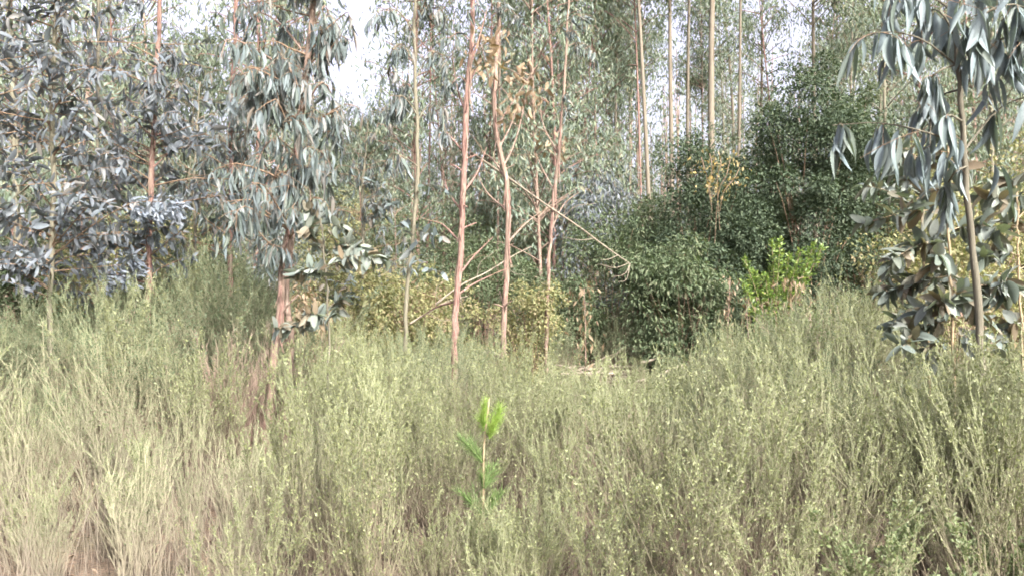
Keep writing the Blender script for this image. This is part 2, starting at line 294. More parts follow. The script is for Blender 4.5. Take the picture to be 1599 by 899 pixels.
class Gum:
    """a eucalyptus: trunk tubes, branch tubes, twig tubes and a list of leaves"""
    def __init__(s, name, label, base, cat='tree', group=None):
        s.t = thing(name, label, cat, tuple(base), group); s.tw = MB(); s.has_tw = False
        s.pos = []; s.D = []; s.N = []; s.L = []; s.W = []; s.style = []
    def trunk(s, pts, r, mat, k=26, sides=10, name='trunk', rough=.08):
        p = spline(pts, k); mb = MB()
        p[1:-1] += rng.normal(size=(k - 2, 3)) * np.array([.006, .006, 0])
        rad = .70 * np.interp(np.linspace(0, 1, k), np.linspace(0, 1, len(r)), r) * U(1 - rough, 1 + rough, k)
        tubes(mb, p[None], rad[None], sides, cap=True); part(name, mb, mat, s.t, True)
        return p, rad
    def branch(s, pts, r0, r1, mat, k=9):
        p = spline(pts, k); mb = MB(); tubes(mb, p[None], np.linspace(r0, r1, k)[None], 6, cap=True)
        part('branch', mb, mat, s.t, True); return p
    def twig(s, pts, r0, r1, k=6):
        p = spline(pts, k); tubes(s.tw, p[None], np.linspace(r0, r1, k)[None], 4); s.has_tw = True; return p
    def put(s, pos, D, N, L, Wd, style):
        n = len(pos); s.pos.append(pos); s.D.append(D); s.N.append(N); s.L.append(np.broadcast_to(L, n)); s.W.append(np.broadcast_to(Wd, n)); s.style += [style] * n
    def hang_along(s, p, n, L, ratio=.17, style='lance', spread=.38, t0=.25, twigs=True):
        """n drooping leaves on short twiglets along a branch p"""
        k = len(p); m = max(2, n // 5)
        for j in range(m):
            t = U(t0, 1) * (k - 1); i = min(int(t), k - 2); a = p[i] + (p[i + 1] - p[i]) * (t - i)
            dr = np.array([rng.normal() * .5, rng.normal() * .5, U(-.9, -.1)]); ln = U(.08, .28) * L / .2
            q = np.stack([a, a + dr * ln * .5 + np.array([0, 0, .02]), a + dr * ln])
            if twigs: q = s.twig(q, .003, .0015, 4)
            c = max(2, int(n / m * U(.6, 1.4)))
            tt = U(0.1, 1, c) * (len(q) - 1); ii = np.minimum(tt.astype(int), len(q) - 2)
            pos = q[ii] + (q[ii + 1] - q[ii]) * (tt - ii)[:, None]
            l = L * U(.45, 1.15, c)
            s.put(pos, hang_dirs(c, spread), rand_unit(c), l, l * ratio * U(.8, 1.25, c), style)
    def broad_along(s, p, n, L, ratio=.45, style='broad', t0=.2):
        """opposite pairs of broad juvenile leaves held out along a shoot"""
        k = len(p); m = max(1, n // 2); T = unit(np.gradient(p, axis=0))
        for t in np.linspace(t0, 1, m) * (k - 1):
            i = min(int(t), k - 2); a = p[i] + (p[i + 1] - p[i]) * (t - i); side = unit(np.cross(T[i], rng.normal(size=3)))
            D = np.stack([side, -side]) + T[i] * .4 + rng.normal(size=(2, 3)) * .3 + np.array([0, 0, -.25])
            l = L * U(.45, 1.15, 2)
            s.put(np.stack([a, a]), unit(D), np.array([[0, 0, 1.]]) + rng.normal(size=(2, 3)) * .7, l, l * ratio * U(.8, 1.2, 2), style)
    def crown(s, p, rad, zlo, zhi, nb, blen, nleaf, L, mat, style='lance', ratio=.17, az=None, spread=.38, up=(.1, .7), taper=True):
        """random branches off a trunk polyline between two heights"""
        zs = np.sort(U(zlo, zhi, nb))
        for z in zs:
            i = int(np.clip(np.searchsorted(p[:, 2], z), 1, len(p) - 1)); a = p[i - 1] + (p[i] - p[i - 1]) * (z - p[i - 1, 2]) / max(1e-6, p[i, 2] - p[i - 1, 2])
            th = U(0, 2 * np.pi) if az is None else rng.normal(az[0], az[1])
            ln = U(*blen) * (1.15 - .6 * (z - zlo) / max(.1, zhi - zlo) if taper else 1); e = U(*up); h = np.array([math.cos(th), math.sin(th), 0])
            q = np.stack([a, a + ln * .35 * (h + [0, 0, e]), a + ln * .7 * (h + [0, 0, e * .9]) + rng.normal(size=3) * .05, a + ln * (h + [0, 0, e * .55]) + rng.normal(size=3) * .06])
            q = s.twig(q, max(.004, rad[i] * .32), .002, 7)
            if style == 'broad': s.broad_along(q, nleaf, L, ratio)
            else: s.hang_along(q, nleaf, L, ratio, spread=spread)
    def finish(s, leafmat, twigmat, most=300, far=False, twig_name='twigs'):
        if s.has_tw: part(twig_name, s.tw, twigmat, s.t, True, True)
        if not s.pos: return s.t
        pos = np.concatenate(s.pos); D = np.concatenate(s.D); N = np.concatenate(s.N); L = np.concatenate(s.L); Wd = np.concatenate(s.W); st = np.array(s.style)
        # the leaves that show largest become parts of their own
        px = 799.5 + F * pos[:, 0] / pos[:, 1]; py = 449.5 - F * (pos[:, 2] - H) / pos[:, 1]
        size = L / pos[:, 1] * ((px > -10) & (px < 1610) & (py > -20) & (py < 900)); order = np.argsort(-size)
        n1 = 0 if far else int(min(most, np.sum(size > 0))); one, rest = order[:n1], order[n1:]
        X_, D_, N_ = leaf_frames(D, N); base = np.array(s.t.location)
        for i in one:
            me = LEAFMESH(st[i], leafmat, rng.integers(4))
            ob = bpy.data.objects.new('leaf', me); COL.objects.link(ob); ob.parent = s.t
            mtx = Matrix.Identity(4)
            for r_ in range(3):
                mtx[r_][0] = X_[i][r_] * Wd[i]; mtx[r_][1] = D_[i][r_] * L[i]; mtx[r_][2] = N_[i][r_] * L[i]; mtx[r_][3] = pos[i][r_] - base[r_]
            ob.matrix_basis = mtx
        if len(rest):
            mb = MB()
            for k_, tm in (('lance', LANCE3), ('broad', BROAD3)):
                ix = rest[st[rest] == k_]; leaves(mb, pos[ix], D[ix], N[ix], L[ix], Wd[ix], tm, U(0, 1, len(ix)))
            part('foliage', mb, leafmat, s.t, False, True)
        return s.t
_lm = {}
def LEAFMESH(style, mat, k):
    key = (style, mat.name, int(k))
    if key not in _lm:
        tv, t3, q = (LANCE8 if style == 'lance' else BROAD8)[k]; asp = 5.5 if style == 'lance' else 2.2
        mb = MB(); v = np.stack([tv[:, 0] + tv[:, 3] * asp, tv[:, 1], tv[:, 2]], -1); mb.add(v, t=t3, q=q); _lm[key] = mb.mesh('leaf', mat, True)
    return _lm[key]
def path(pts, Y):
    """trunk points from (px, py[, Y]) seen from the road; the first is pushed down to the ground"""
    w = [P(a[0], a[1], a[2] if len(a) > 2 else Y) for a in pts]
    b = w[0].copy(); b[2] = gz(b[0], b[1]) - .06; return np.array([b] + w)
def base_of(pts): return (pts[0][0], pts[0][1], gz(pts[0][0], pts[0][1]))

# twin-stemmed tree among the broom
q = path([(416, 690), (424, 600), (436, 500), (442, 420), (456, 340), (463, 250), (473, 150), (485, 50), (494, -40), (505, -260), (512, -460)], 8.0)
T = Gum('eucalyptus_tree', 'pink-barked eucalyptus with twin stems at its base, standing in the broom', base_of(q))
p, r = T.trunk(q, [.085, .07, .062, .06, .062, .058, .05, .045, .035, .02], M['bark_pink'], 40)
q2 = path([(444, 690), (450, 600), (455, 530), (448, 470), (450, 425), (458, 360)], 8.06)
T.trunk(q2, [.07, .058, .05, .045, .04, .03], M['bark_pink'], 20, name='second_stem')
bark_strips(T, p, r, .4, 3.6, 12, M['bark_red']); stubs(T, p, r, 1.2, 3.4, 5, M['bark_pink'])
for pts, n in (([(466, 210), (430, 150), (392, 120), (372, 150)], 40), ([(470, 180), (500, 130), (518, 150), (522, 200)], 34), ([(480, 90), (440, 40), (400, 20), (380, 60)], 44), ([(486, 50), (505, 10), (515, 30), (518, 70)], 20),
               ([(464, 250), (430, 220), (410, 235), (400, 270)], 34), ([(470, 160), (455, 110), (432, 110), (420, 150)], 34), ([(465, 240), (490, 225), (508, 250), (512, 290)], 30), ([(462, 262), (445, 250), (430, 270), (425, 310)], 26),
               ([(478, 110), (500, 70), (510, 80), (512, 120)], 26), ([(476, 130), (420, 90), (360, 60), (345, 90)], 34)):
    w = np.array([P(a, b_, 8.0 + U(-.35, .35) * (i_ > 0)) for i_, (a, b_) in enumerate(pts)])
    T.hang_along(T.branch(w, .014, .004, M['bark_pink']), int(n * 1.25), .24, .17, spread=.22)
T.crown(p, r, 2.2, 8.2, 34, (.5, 1.15), 40, .23, M['bark_pink'], spread=.24, az=(3.3, 1.0))
T.crown(p, r, 2.3, 5.2, 34, (.3, .8), 40, .22, M['bark_pink'], az=(-1.57, .8), spread=.24)
T.finish(M['gum_leaf'], M['twig'])

# broad-leaved tree at the edge of the stand, on the one side
q = path([(78, 540), (80, 400), (84, 300), (82, 180), (86, 60), (90, -60), (94, -260), (98, -420)], 9.0)
T = Gum('eucalyptus_tree', 'thin grey-stemmed eucalyptus wrapped in dense broad blue-grey leaves', base_of(q))
p, r = T.trunk(q, [.05, .045, .042, .038, .03, .018], M['bark_grey'], 34)
T.crown(p, r, 2.1, 8.2, 110, (.5, 1.7), 30, .15, M['bark_grey'], 'broad', .32, taper=False)
T.crown(p, r, 3.0, 8.4, 22, (.6, 1.3), 28, .18, M['bark_grey'])
T.crown(p, r, 1.7, 3.0, 20, (.5, 1.3), 24, .16, M['bark_grey'], 'broad', .36, taper=False)
T.finish(M['gum_leaf_blue'], M['twig'])

q = path([(-70, 500), (-66, 300), (-60, 100), (-58, -100), (-55, -400)], 8.4)
T = Gum('eucalyptus_tree', 'eucalyptus at the picture edge whose blue-grey sprays reach in beside the thin grey stem', base_of(q))
p, r = T.trunk(q, [.05, .045, .035, .02], M['bark_grey'], 30)
T.crown(p, r, 2.0, 8.0, 54, (.6, 1.5), 26, .15, M['bark_grey'], 'broad', .32, taper=False, az=(0, 1.1))
T.finish(M['gum_leaf_blue'], M['twig'], 150)

# red stem with bluish tufts
q = path([(229, 560), (232, 460), (235, 350), (238, 250), (242, 150), (248, 40), (252, -60), (258, -260), (260, -360)], 10.0)
T = Gum('eucalyptus_tree', 'red-brown eucalyptus stem with a bluish tuft of young leaves halfway up', base_of(q))
p, r = T.trunk(q, [.055, .052, .048, .045, .04, .03, .018], M['bark_red'], 36)
bark_strips(T, p, r, 1.4, 5, 12, M['bark_pink']); stubs(T, p, r, 1.4, 4.5, 8, M['bark_red'])
for c in ((206, 314), (222, 326), (238, 316), (252, 330), (268, 316), (282, 322), (214, 330), (258, 312), (190, 408), (204, 398), (180, 424), (196, 428), (130, 410), (144, 424), (158, 438), (120, 402)):
    src = (236, 336) if c[1] < 350 else (232, 440); Yt = 9.4
    w = np.array([P(*src, 10), P((src[0] + c[0]) / 2, (src[1] + c[1]) / 2 + 5, 9.7), P(c[0], c[1], Yt + U(-.15, .15))]); bp = T.branch(w, .007, .003, M['bark_red'])
    mb = MB(); m_ = 60; l = U(.05, .1, m_); od = rand_unit(m_); leaves(mb, bp[rng.integers(5, 9, m_)] + od * U(.02, .14, (m_, 1)), unit(od * .7 + [.6, 0, -.2] + rng.normal(size=(m_, 3)) * .4), rand_unit(m_) + [0, -.4, .8], l, l * .34, BROAD3, U(0, 1, m_)); part('leaf_tuft', mb, M['gum_leaf_tuft'], T.t, False, True)
T.crown(p, r, 2.0, 3.0, 16, (.5, 1.1), 22, .15, M['bark_red'], 'broad', .36)
T.crown(p, r, 3.3, 5.0, 30, (.6, 1.5), 28, .19, M['bark_red'], spread=.5)
T.crown(p, r, 2.9, 4.5, 24, (.5, 1.4), 26, .17, M['bark_red'], 'broad', .36)
T.crown(p, r, 5.6, 8.2, 12, (.5, 1.0), 20, .19, M['bark_red'], spread=.5)
T.finish(M['gum_leaf_blue'], M['twig'])

q = path([(358, 520), (360, 400), (362, 300), (360, 200), (366, 90), (370, -30), (376, -200), (380, -330)], 11.5)
T = Gum('eucalyptus_tree', 'grey-brown eucalyptus stem just behind the twin-stemmed tree, hung with narrow leaves', base_of(q))
p, r = T.trunk(q, [.06, .056, .05, .046, .035, .02], M['bark_red'], 34)
T.crown(p, r, 2.8, 9.0, 60, (.4, 1.2), 34, .21, M['bark_red'], taper=False, spread=.28, az=(0, .9))
T.crown(p, r, 2.2, 4.2, 26, (.5, 1.4), 28, .2, M['bark_red'], spread=.35)
T.finish(M['gum_leaf'], M['twig'], 200)

# thin stem with curtain of leaves beside the gap in the canopy
q = path([(633, 540), (637, 450), (646, 350), (652, 260), (650, 150), (647, 40), (652, -80), (655, -300)], 10.0)
T = Gum('eucalyptus_tree', 'slim olive-grey eucalyptus stem with curtains of leaves beside the bright sky gap', base_of(q))
p, r = T.trunk(q, [.04, .038, .036, .034, .028, .018], M['bark_grey'], 34)
for pts, n in (([(650, 60), (625, 20), (598, 15), (580, 30)], 22), ([(650, 110), (630, 70), (612, 80), (606, 120)], 46), ([(651, 180), (630, 150), (612, 160), (606, 200)], 40), ([(651, 120), (675, 80), (692, 95), (698, 140)], 40),
               ([(651, 190), (672, 160), (690, 170), (695, 210)], 34), ([(651, 160), (640, 130), (628, 140), (624, 180)], 34), ([(648, 40), (668, 10), (690, 15), (700, 50)], 26), ([(652, 260), (630, 245), (610, 240), (600, 260)], 22)):
    w = np.array([P(a, b_, 10.0 + U(-.5, .5) * (i_ > 0)) for i_, (a, b_) in enumerate(pts)]); T.hang_along(T.branch(w, .01, .003, M['bark_grey']), int(n * 2.1), .22, .18, spread=.22)
T.crown(p, r, 5.5, 8.0, 10, (.5, 1.0), 24, .2, M['bark_grey'], az=(0, 1))
for c in (((645, 350), (665, 365), (690, 370)), ((643, 390), (660, 415), (690, 425)), ((646, 340), (625, 350), (640, 390)), ((650, 290), (680, 290), (700, 300))):
    w = np.array([P(c[i_][0], c[i_][1], 10 - .2 * i_) for i_ in range(3)]); T.broad_along(T.branch(w, .006, .002, M['bark_grey']), 16, .16, .42)
T.finish(M['gum_leaf'], M['twig'], 250)

for lb, px, Y, zt, nb, lm, az_ in (('short leafy eucalyptus between the red-brown stem and the twin-stemmed tree', 302, 12.4, 5.3, 46, 'gum_leaf', None), ('leafy young eucalyptus filling the space under the main sky gap', 565, 13.2, 5.0, 40, 'gum_leaf', None), ('dense blue-grey eucalyptus just behind the thin grey stem', 150, 11.2, 8.0, 60, 'gum_leaf_blue', None)):
    q = path([(px, 520), (px + 3, 400), (px + 1, 300)], Y); q = np.vstack([q, [[q[-1][0] + .05, Y, max(q[-1][2] + .3, zt - .8)], [q[-1][0] + .1, Y, zt]]]); T = Gum('eucalyptus_tree', lb, base_of(q)); p, r = T.trunk(q, [.05, .04, .03, .015], M['bark_grey'], 26)
    T.crown(p, r, 1.7, zt, nb, (.5, 1.3), 28, .18, M['bark_grey'], spread=.32, taper=zt < 6); T.crown(p, r, 1.5, min(zt, 4), nb // 3, (.5, 1.1), 22, .15, M['bark_grey'], 'broad', .36); T.finish(M[lm], M['twig'], 150)
def bare_tree(label, pts, Y, rads, mat, brs, leafy=(), dead=()):
    q = path(pts, Y); T = Gum('eucalyptus_tree', label, base_of(q)); p, r = T.trunk(q, rads, mat, 40)
    for b_ in brs:
        w = np.array([P(a[0], a[1], Y + (.3 * i_ * (1 if len(a) < 3 else a[2]))) for i_, a in enumerate(b_)]); bp = T.branch(w, .017, .004, mat)
        for _ in range(4):
            i_ = rng.integers(2, 8); a = bp[i_]; d_ = unit(bp[i_] - bp[i_ - 1] + rng.normal(size=3) * .7); T.twig(np.stack([a, a + d_ * .2, a + d_ * U(.3, .6) + [0, 0, -.04]]), .005, .0015)
    bark_strips(T, p, r, 1.2, 5.2, 16, M['bark_pink'] if mat is M['bark_red'] else M['bark_red']); stubs(T, p, r, 1.4, 5.0, 9, mat)
    for (a, b_, n) in leafy:
        i_ = int(np.argmin(np.abs(p[:, 2] - P(a, b_, Y)[2]))); w = np.stack([p[i_], (p[i_] + P(a, b_, Y)) / 2 + [0, 0, .1], P(a, b_, Y - .2)]); T.hang_along(T.branch(w, .008, .003, mat), n, .18, .2, spread=.55)
    for (a, b_, n) in dead:
        i_ = int(np.argmin(np.abs(p[:, 2] - P(a, b_, Y)[2] + .3))); w = np.stack([p[i_], (p[i_] + P(a, b_, Y)) / 2 + [0, 0, .05], P(a, b_, Y - .2)]); D_ = T.branch(w, .007, .002, mat)
        c = D_[-1] + rng.normal(size=(n, 3)) * np.array([.16, .16, .1]); mb = MB(); l = U(.09, .17, n); leaves(mb, c, hang_dirs(n, .6), rand_unit(n), l, l * .38, BROAD3, U(0, 1, n)); part('dead_leaves', mb, M['dead_leaf'], T.t, False, True)
    T.crown(p, r, H + Y * .37 + .3, H + Y * .37 + 3, 10, (.5, 1.1), 24, .19, mat)
    T.finish(M['gum_leaf'], M['twig'], 120); return T
bare_tree('straight red-brown bare eucalyptus stem with peeling bark, nearest the middle', [(709, 560), (712, 480), (719, 400), (722, 330), (725, 260), (728, 170), (735, 80), (739, 0), (744, -150), (748, -300)], 10.0,
          [.068, .062, .06, .056, .055, .05, .045, .035, .02], M['bark_red'],
          [[(724, 300), (745, 270), (760, 230)], [(722, 330), (700, 300), (690, 260)], [(716, 430), (740, 400), (770, 370)], [(714, 460), (745, 440), (790, 420)], [(728, 180), (712, 130), (706, 80)], [(732, 110), (748, 60), (762, 10)], [(726, 240), (690, 200), (672, 190)], [(720, 380), (690, 350), (665, 345)], [(713, 470), (680, 480), (650, 500)]],
          [(748, 10, 24), (700, 60, 20), (706, 130, 14)], [(765, 60, 26), (758, 90, 20)])
bare_tree('crooked pinkish eucalyptus stem with forked bare branches, second from the middle', [(785, 570), (787, 500), (791, 420), (793, 330), (789, 270), (776, 215), (772, 150), (777, 70), (779, 0), (782, -140), (786, -260)], 11.0,
          [.062, .06, .056, .055, .05, .046, .042, .034, .02], M['bark_pink'],
          [[(786, 260), (805, 220), (822, 150), (832, 110)], [(780, 230), (800, 190), (812, 140)], [(789, 280), (770, 250), (745, 235)], [(793, 330), (760, 300), (740, 260)], [(773, 160), (760, 110), (752, 70)], [(792, 380), (820, 350), (845, 330)], [(775, 200), (800, 160), (840, 100)]],
          [(780, 10, 26), (812, 30, 24), (800, 60, 18)], [(815, 110, 24), (830, 150, 28), (800, 170, 20), (765, 110, 18)])
bare_tree('thin leaning eucalyptus stem with a dark leaf tuft, farther back than the crooked one', [(853, 530), (856, 440), (861, 350), (868, 280), (876, 200), (882, 120), (886, 30), (890, -100)], 13.0,
          [.05, .046, .042, .038, .034, .026, .018], M['bark_pink'], [[(860, 360), (880, 320), (905, 300)], [(872, 240), (850, 200), (842, 160)], [(866, 300), (845, 260), (838, 240)]],
          [(888, 150, 26), (885, 175, 22), (905, 60, 40), (930, 80, 40), (915, 30, 40)], [(860, 225, 20)])

# near tree with long hanging leaves
q = path([(1537, 650), (1531, 560), (1523, 430), (1513, 310), (1504, 205), (1496, 100), (1490, 0), (1486, -150), (1484, -400)], 5.2)
T = Gum('eucalyptus_tree', 'slim grey eucalyptus near the road with very long blue-grey hanging leaves', base_of(q))
p, r = T.trunk(q, [.042, .038, .034, .03, .027, .024, .02, .012], M['bark_dark'], 34)
for pts, n, L_ in (([(1507, 228), (1440, 205), (1370, 192), (1300, 196)], 26, .22), ([(1497, 105), (1440, 62), (1385, 50), (1335, 62)], 28, .22), ([(1495, 70), (1540, 20), (1590, 8), (1640, 40)], 30, .26), ([(1500, 150), (1550, 70), (1590, 60), (1630, 80)], 26, .26),
                   ([(1496, 100), (1460, 115), (1440, 150), (1432, 175)], 20, .22), ([(1506, 235), (1560, 170), (1620, 150), (1660, 170)], 18, .26), ([(1490, 20), (1440, -15), (1400, -25), (1380, 0)], 26, .22), ([(1500, 140), (1470, 150), (1455, 180), (1452, 230)], 20, .24),
                   ([(1493, 60), (1470, 20), (1450, 20), (1440, 60)], 22, .24), ([(1503, 190), (1480, 180), (1470, 210), (1468, 250)], 18, .24), ([(1488, -40), (1530, -60), (1570, -40), (1590, 0)], 26, .26), ([(1488, -60), (1450, -90), (1420, -90), (1400, -60)], 20, .24), ([(1510, 260), (1490, 270), (1475, 300), (1470, 330)], 10, .2)):
    w = np.array([P(a, b_, 5.2 + U(-.3, .3) * (i_ > 0)) for i_, (a, b_) in enumerate(pts)]); T.hang_along(T.branch(w, .008, .003, M['bark_dark']), int(n * 1.7), L_ * 1.15, .2, spread=.2)
T.crown(p, r, 4.2, 6.0, 10, (.4, .8), 16, .22, M['bark_dark'])
T.finish(M['gum_leaf_long'], M['twig'])

def sapling(label, pts, Y, rad, brs, L, most=300, mat='bark_sapling', lm='gum_leaf_broad', ratio=.44):
    q = path(pts, Y); T = Gum('eucalyptus_sapling', label, base_of(q), 'sapling'); p, r = T.trunk(q, rad, M[mat], 24, 8, 'stem')
    for c, n in brs:
        w = np.array([P(a[0], a[1], Y + (a[2] if len(a) > 2 else U(-.3, .3) * (i_ > 0))) for i_, a in enumerate(c)]); T.broad_along(T.branch(w, .005, .002, M[mat], 7), int(n * 2.8), L, ratio)
    return T, p, r
T, p, r = sapling('cream-stemmed eucalyptus sapling with big pale broad leaves beside the slim grey tree', [(1490, 600), (1487, 500), (1484, 420), (1480, 340), (1480, 250), (1484, 190)], 6.3, [.02, .018, .016, .012, .008],
    [([(1482, 300), (1450, 300), (1405, 330)], 12), ([(1484, 390), (1440, 380), (1395, 405)], 18), ([(1485, 430), (1430, 440), (1375, 460)], 20), ([(1486, 470), (1530, 450), (1570, 440)], 18), ([(1487, 500), (1440, 510), (1410, 540)], 18), ([(1487, 480), (1470, 470), (1430, 490)], 16),
     ([(1486, 450), (1510, 470), (1540, 500)], 18), ([(1481, 330), (1420, 330), (1348, 350)], 12), ([(1488, 520), (1520, 530), (1545, 550)], 14), ([(1488, 530), (1460, 540), (1450, 560)], 12), ([(1483, 360), (1520, 350), (1560, 360)], 14), ([(1481, 280), (1500, 260), (1520, 265)], 8), ([(1484, 400), (1465, 400), (1455, 420)], 10)], .17)
T.finish(M['gum_leaf_broad'], M['twig'])
T, p, r = sapling('yellow-stemmed eucalyptus sapling between the dark thicket and the slim grey tree', [(1450, 590), (1446, 480), (1440, 380), (1437, 300), (1436, 220)], 7.4, [.02, .018, .015, .012, .007],
    [([(1438, 330), (1390, 300), (1350, 290)], 10), ([(1440, 390), (1400, 400), (1380, 430)], 12), ([(1437, 280), (1450, 250), (1470, 240)], 10), ([(1436, 250), (1410, 230), (1380, 240)], 10), ([(1443, 450), (1470, 440), (1490, 430)], 12), ([(1441, 400), (1460, 370), (1480, 370)], 12), ([(1437, 300), (1415, 280), (1400, 260)], 10), ([(1445, 490), (1410, 490), (1390, 510)], 12)], .17)
T.finish(M['gum_leaf_broad'], M['twig'])
T, p, r = sapling('eucalyptus sapling at the picture edge with brown-tinged broad leaves', [(1596, 600), (1594, 480), (1590, 380), (1588, 300)], 6.8, [.018, .016, .013, .008],
    [([(1592, 330), (1560, 310), (1530, 300)], 14), ([(1592, 400), (1560, 390), (1530, 400)], 16), ([(1594, 450), (1570, 440), (1550, 470)], 16), ([(1594, 500), (1570, 510), (1550, 530)], 14), ([(1591, 340), (1620, 310), (1640, 330)], 12), ([(1592, 420), (1620, 410), (1640, 420)], 12), ([(1590, 300), (1580, 280), (1570, 290)], 10), ([(1593, 380), (1575, 350), (1590, 330)], 10)], .18)
T.finish(M['gum_leaf_broad'], M['twig'])
T, p, r = sapling('young eucalyptus with round blue-green leaf tufts in front of the twin-stemmed tree', [(512, 600), (514, 520), (510, 440), (505, 380), (500, 340)], 7.3, [.016, .014, .012, .008],
    [([(511, 440), (490, 420), (460, 430)], 16), ([(512, 510), (490, 490), (465, 505)], 16), ([(512, 500), (480, 500), (430, 515)], 14), ([(508, 400), (490, 370), (480, 355)], 16), ([(508, 400), (540, 380), (575, 395)], 20), ([(510, 420), (550, 400), (600, 405)], 18), ([(512, 480), (530, 470), (525, 490)], 10), ([(505, 380), (530, 350), (545, 370)], 12), ([(503, 360), (495, 335), (480, 330)], 10)], .14, ratio=.46, mat='bark_dark')
T.finish(M['gum_leaf_broad'], M['twig'])

# ------------------------------------------------------------------ tall eucalyptus stand behind
def far_tree_proto(seed_h, nb, z0, crown_r, nl, trunk_mat, r0, leafL=.2, lm='far_leaf'):
    hgt = seed_h; k = 14; t = np.linspace(0, 1, k)
    wob = U(.2, .45); p = np.stack([wob * np.sin(t * U(2, 6) + U(0, 6)) * t, wob * np.sin(t * U(2, 5) + U(0, 6)) * t, t * hgt - .2], -1)
    root = bpy.data.objects.new('tall_eucalyptus', None); root.empty_display_size = .1
    mb = MB(); tubes(mb, p[None], (r0 * (1 - .8 * t))[None], 8, cap=True); tr = bpy.data.objects.new('trunk', mb.mesh('trunk', trunk_mat, True))
    bz = np.sort(U(z0, .99, nb)); bp = []; lv = []
    for z in bz:
        a = np.array([np.interp(z, t, p[:, c]) for c in range(3)]); th = U(0, 2 * np.pi); f = (z - z0) / (1 - z0)
        ln = crown_r * (.55 + .6 * math.sin(math.pi * min(1, .25 + f * .75))) * U(.6, 1.15); h = np.array([math.cos(th), math.sin(th), 0]); e = U(.3, 1.1)
        c = spline(np.stack([a, a + ln * .5 * (h + [0, 0, e]), a + ln * (h + [0, 0, e * .8]), a + ln * 1.15 * (h + [0, 0, e * .55])]), 6); bp.append(c)
        m_ = max(3, nl // 14); ci = c[rng.integers(2, 6, m_)] + rng.normal(size=(m_, 3)) * .22 * crown_r / 1.2
        lv.append((ci[:, None, :] + rng.normal(size=(m_, 14, 3)) * np.array([.13, .13, .22])).reshape(-1, 3))
    br = MB(); tubes(br, np.array(bp), np.linspace(.022, .005, 6)[None], 4); tubes_o = bpy.data.objects.new('branches', br.mesh('branches', trunk_mat, True))
    pos = np.concatenate(lv); n = len(pos); l = leafL * U(.7, 1.3, n)
    fm = MB(); leaves(fm, pos, hang_dirs(n, .5), rand_unit(n), l, l * U(.2, .32, n), KITE, U(0, 1, n)); fo = bpy.data.objects.new('crown', fm.mesh('crown', M[lm]))
    return root, [tr, tubes_o, fo]
protos = [far_tree_proto(17, 40, .6, 1.2, 64, M['bark_pale'], .15), far_tree_proto(18, 44, .54, 1.3, 64, M['bark_pale'], .14), far_tree_proto(15, 56, .16, 1.2, 62, M['bark_red'], .075),
          far_tree_proto(14, 58, .12, 1.3, 66, M['bark_pink'], .065), far_tree_proto(10, 56, .08, 1.2, 90, M['bark_grey'], .06), far_tree_proto(16, 66, .2, 1.5, 72, M['bark_grey'], .08)]
protos += [far_tree_proto(17, 30, .5, 1.0, 80, M['bark_red'], .055), far_tree_proto(18, 30, .6, 1.0, 80, M['bark_pink'], .05)]
first = [True] * len(protos)
def far_tree(kind, px, Y, sc, label, group, lean=0.0, rs=1.0):
    root, ch = protos[kind]
    if not first[kind]: root = root.copy(); ch = [c.copy() for c in ch]
    first[kind] = False
    COL.objects.link(root)
    for c in ch: COL.objects.link(c); c.parent = root; c.rotation_euler = (0, 0, 0)
    ch[1]['kind'] = ch[2]['kind'] = 'stuff'
    x = PX(px, Y); root.location = (x, Y, gz(x, Y)); root.rotation_mode = 'ZXY'; root.rotation_euler = (0, math.radians(lean), U(0, 6.28)); root.scale = (sc, sc, sc)
    ch[0].scale = (rs, rs, 1); root['label'] = label; root['category'] = 'tree'; root['group'] = group
GA = 'tall pale trunks behind the dark thicket'; LA = 'tall straight pale eucalyptus trunk rising behind the dark green thicket'
tall = [(1022, 21, 1.0, -2.5, 'pale leaning eucalyptus trunk, first of the tall ones behind the thicket'), (1048, 22, 1.05, 0, 'straight pale trunk just beside the leaning one behind the thicket'), (1076, 25, 1.1, 0, LA),
        (1112, 21, 1.05, .8, 'thickest pale eucalyptus trunk, above the yellow leaves on the thicket'), (1150, 23, 1.0, .6, LA), (1272, 24, 1.0, 0, LA), (1190, 34, 1.1, 0, LA), (1330, 30, 1.0, 0, LA), (960, 30, 1.0, 0, LA), (985, 36, 1.1, 0, LA), (1095, 40, 1.1, 0, LA), (1310, 38, 1.2, 0, LA)]
ORD = 'first second third fourth fifth sixth seventh eighth ninth tenth eleventh twelfth thirteenth fourteenth fifteenth sixteenth seventeenth eighteenth nineteenth twentieth twenty-first twenty-second'.split()
def ordinal(px, allpx): return ORD[sorted(allpx).index(px)]
LA = 'tall pale trunk behind the dark thicket, %s from left among the tall trunks there'
tall = [(a, b_, c, e, l if l[:4] != 'tall' else LA % ordinal(a, [k_[0] for k_ in tall])) for a, b_, c, e, l in tall]
for j, (px, Y, sc, ln, lb) in enumerate(tall): far_tree(j % 2, px, Y, sc, lb, GA, ln + U(-.6, .6), [.5, .6, .5, .82, .45][j] if j < 5 else U(.45, .75))
LB = 'slender reddish eucalyptus in the stand behind the bare stems, %s from left there'; GB = 'slender trees behind the bare stems'
PL = [(905, 27), (875, 23), (862, 21), (850, 20), (842, 24), (825, 26), (868, 25), (800, 30), (756, 30), (690, 27), (655, 24), (612, 19), (566, 20), (930, 24), (735, 36), (820, 38), (895, 40), (662, 34), (700, 40)]
for j, (px, Y) in enumerate(PL):
    far_tree(2 + j % 2, px, Y, U(.85, 1.05) if not 520 < px < 620 else .38, LB % ordinal(px, [k_[0] for k_ in PL]), GB, U(-1.5, 1.5))
LC = 'leafy eucalyptus in the dense stand beyond the twin-stemmed tree, %s from left there'; GC = 'leafy trees beyond the twin-stemmed tree'
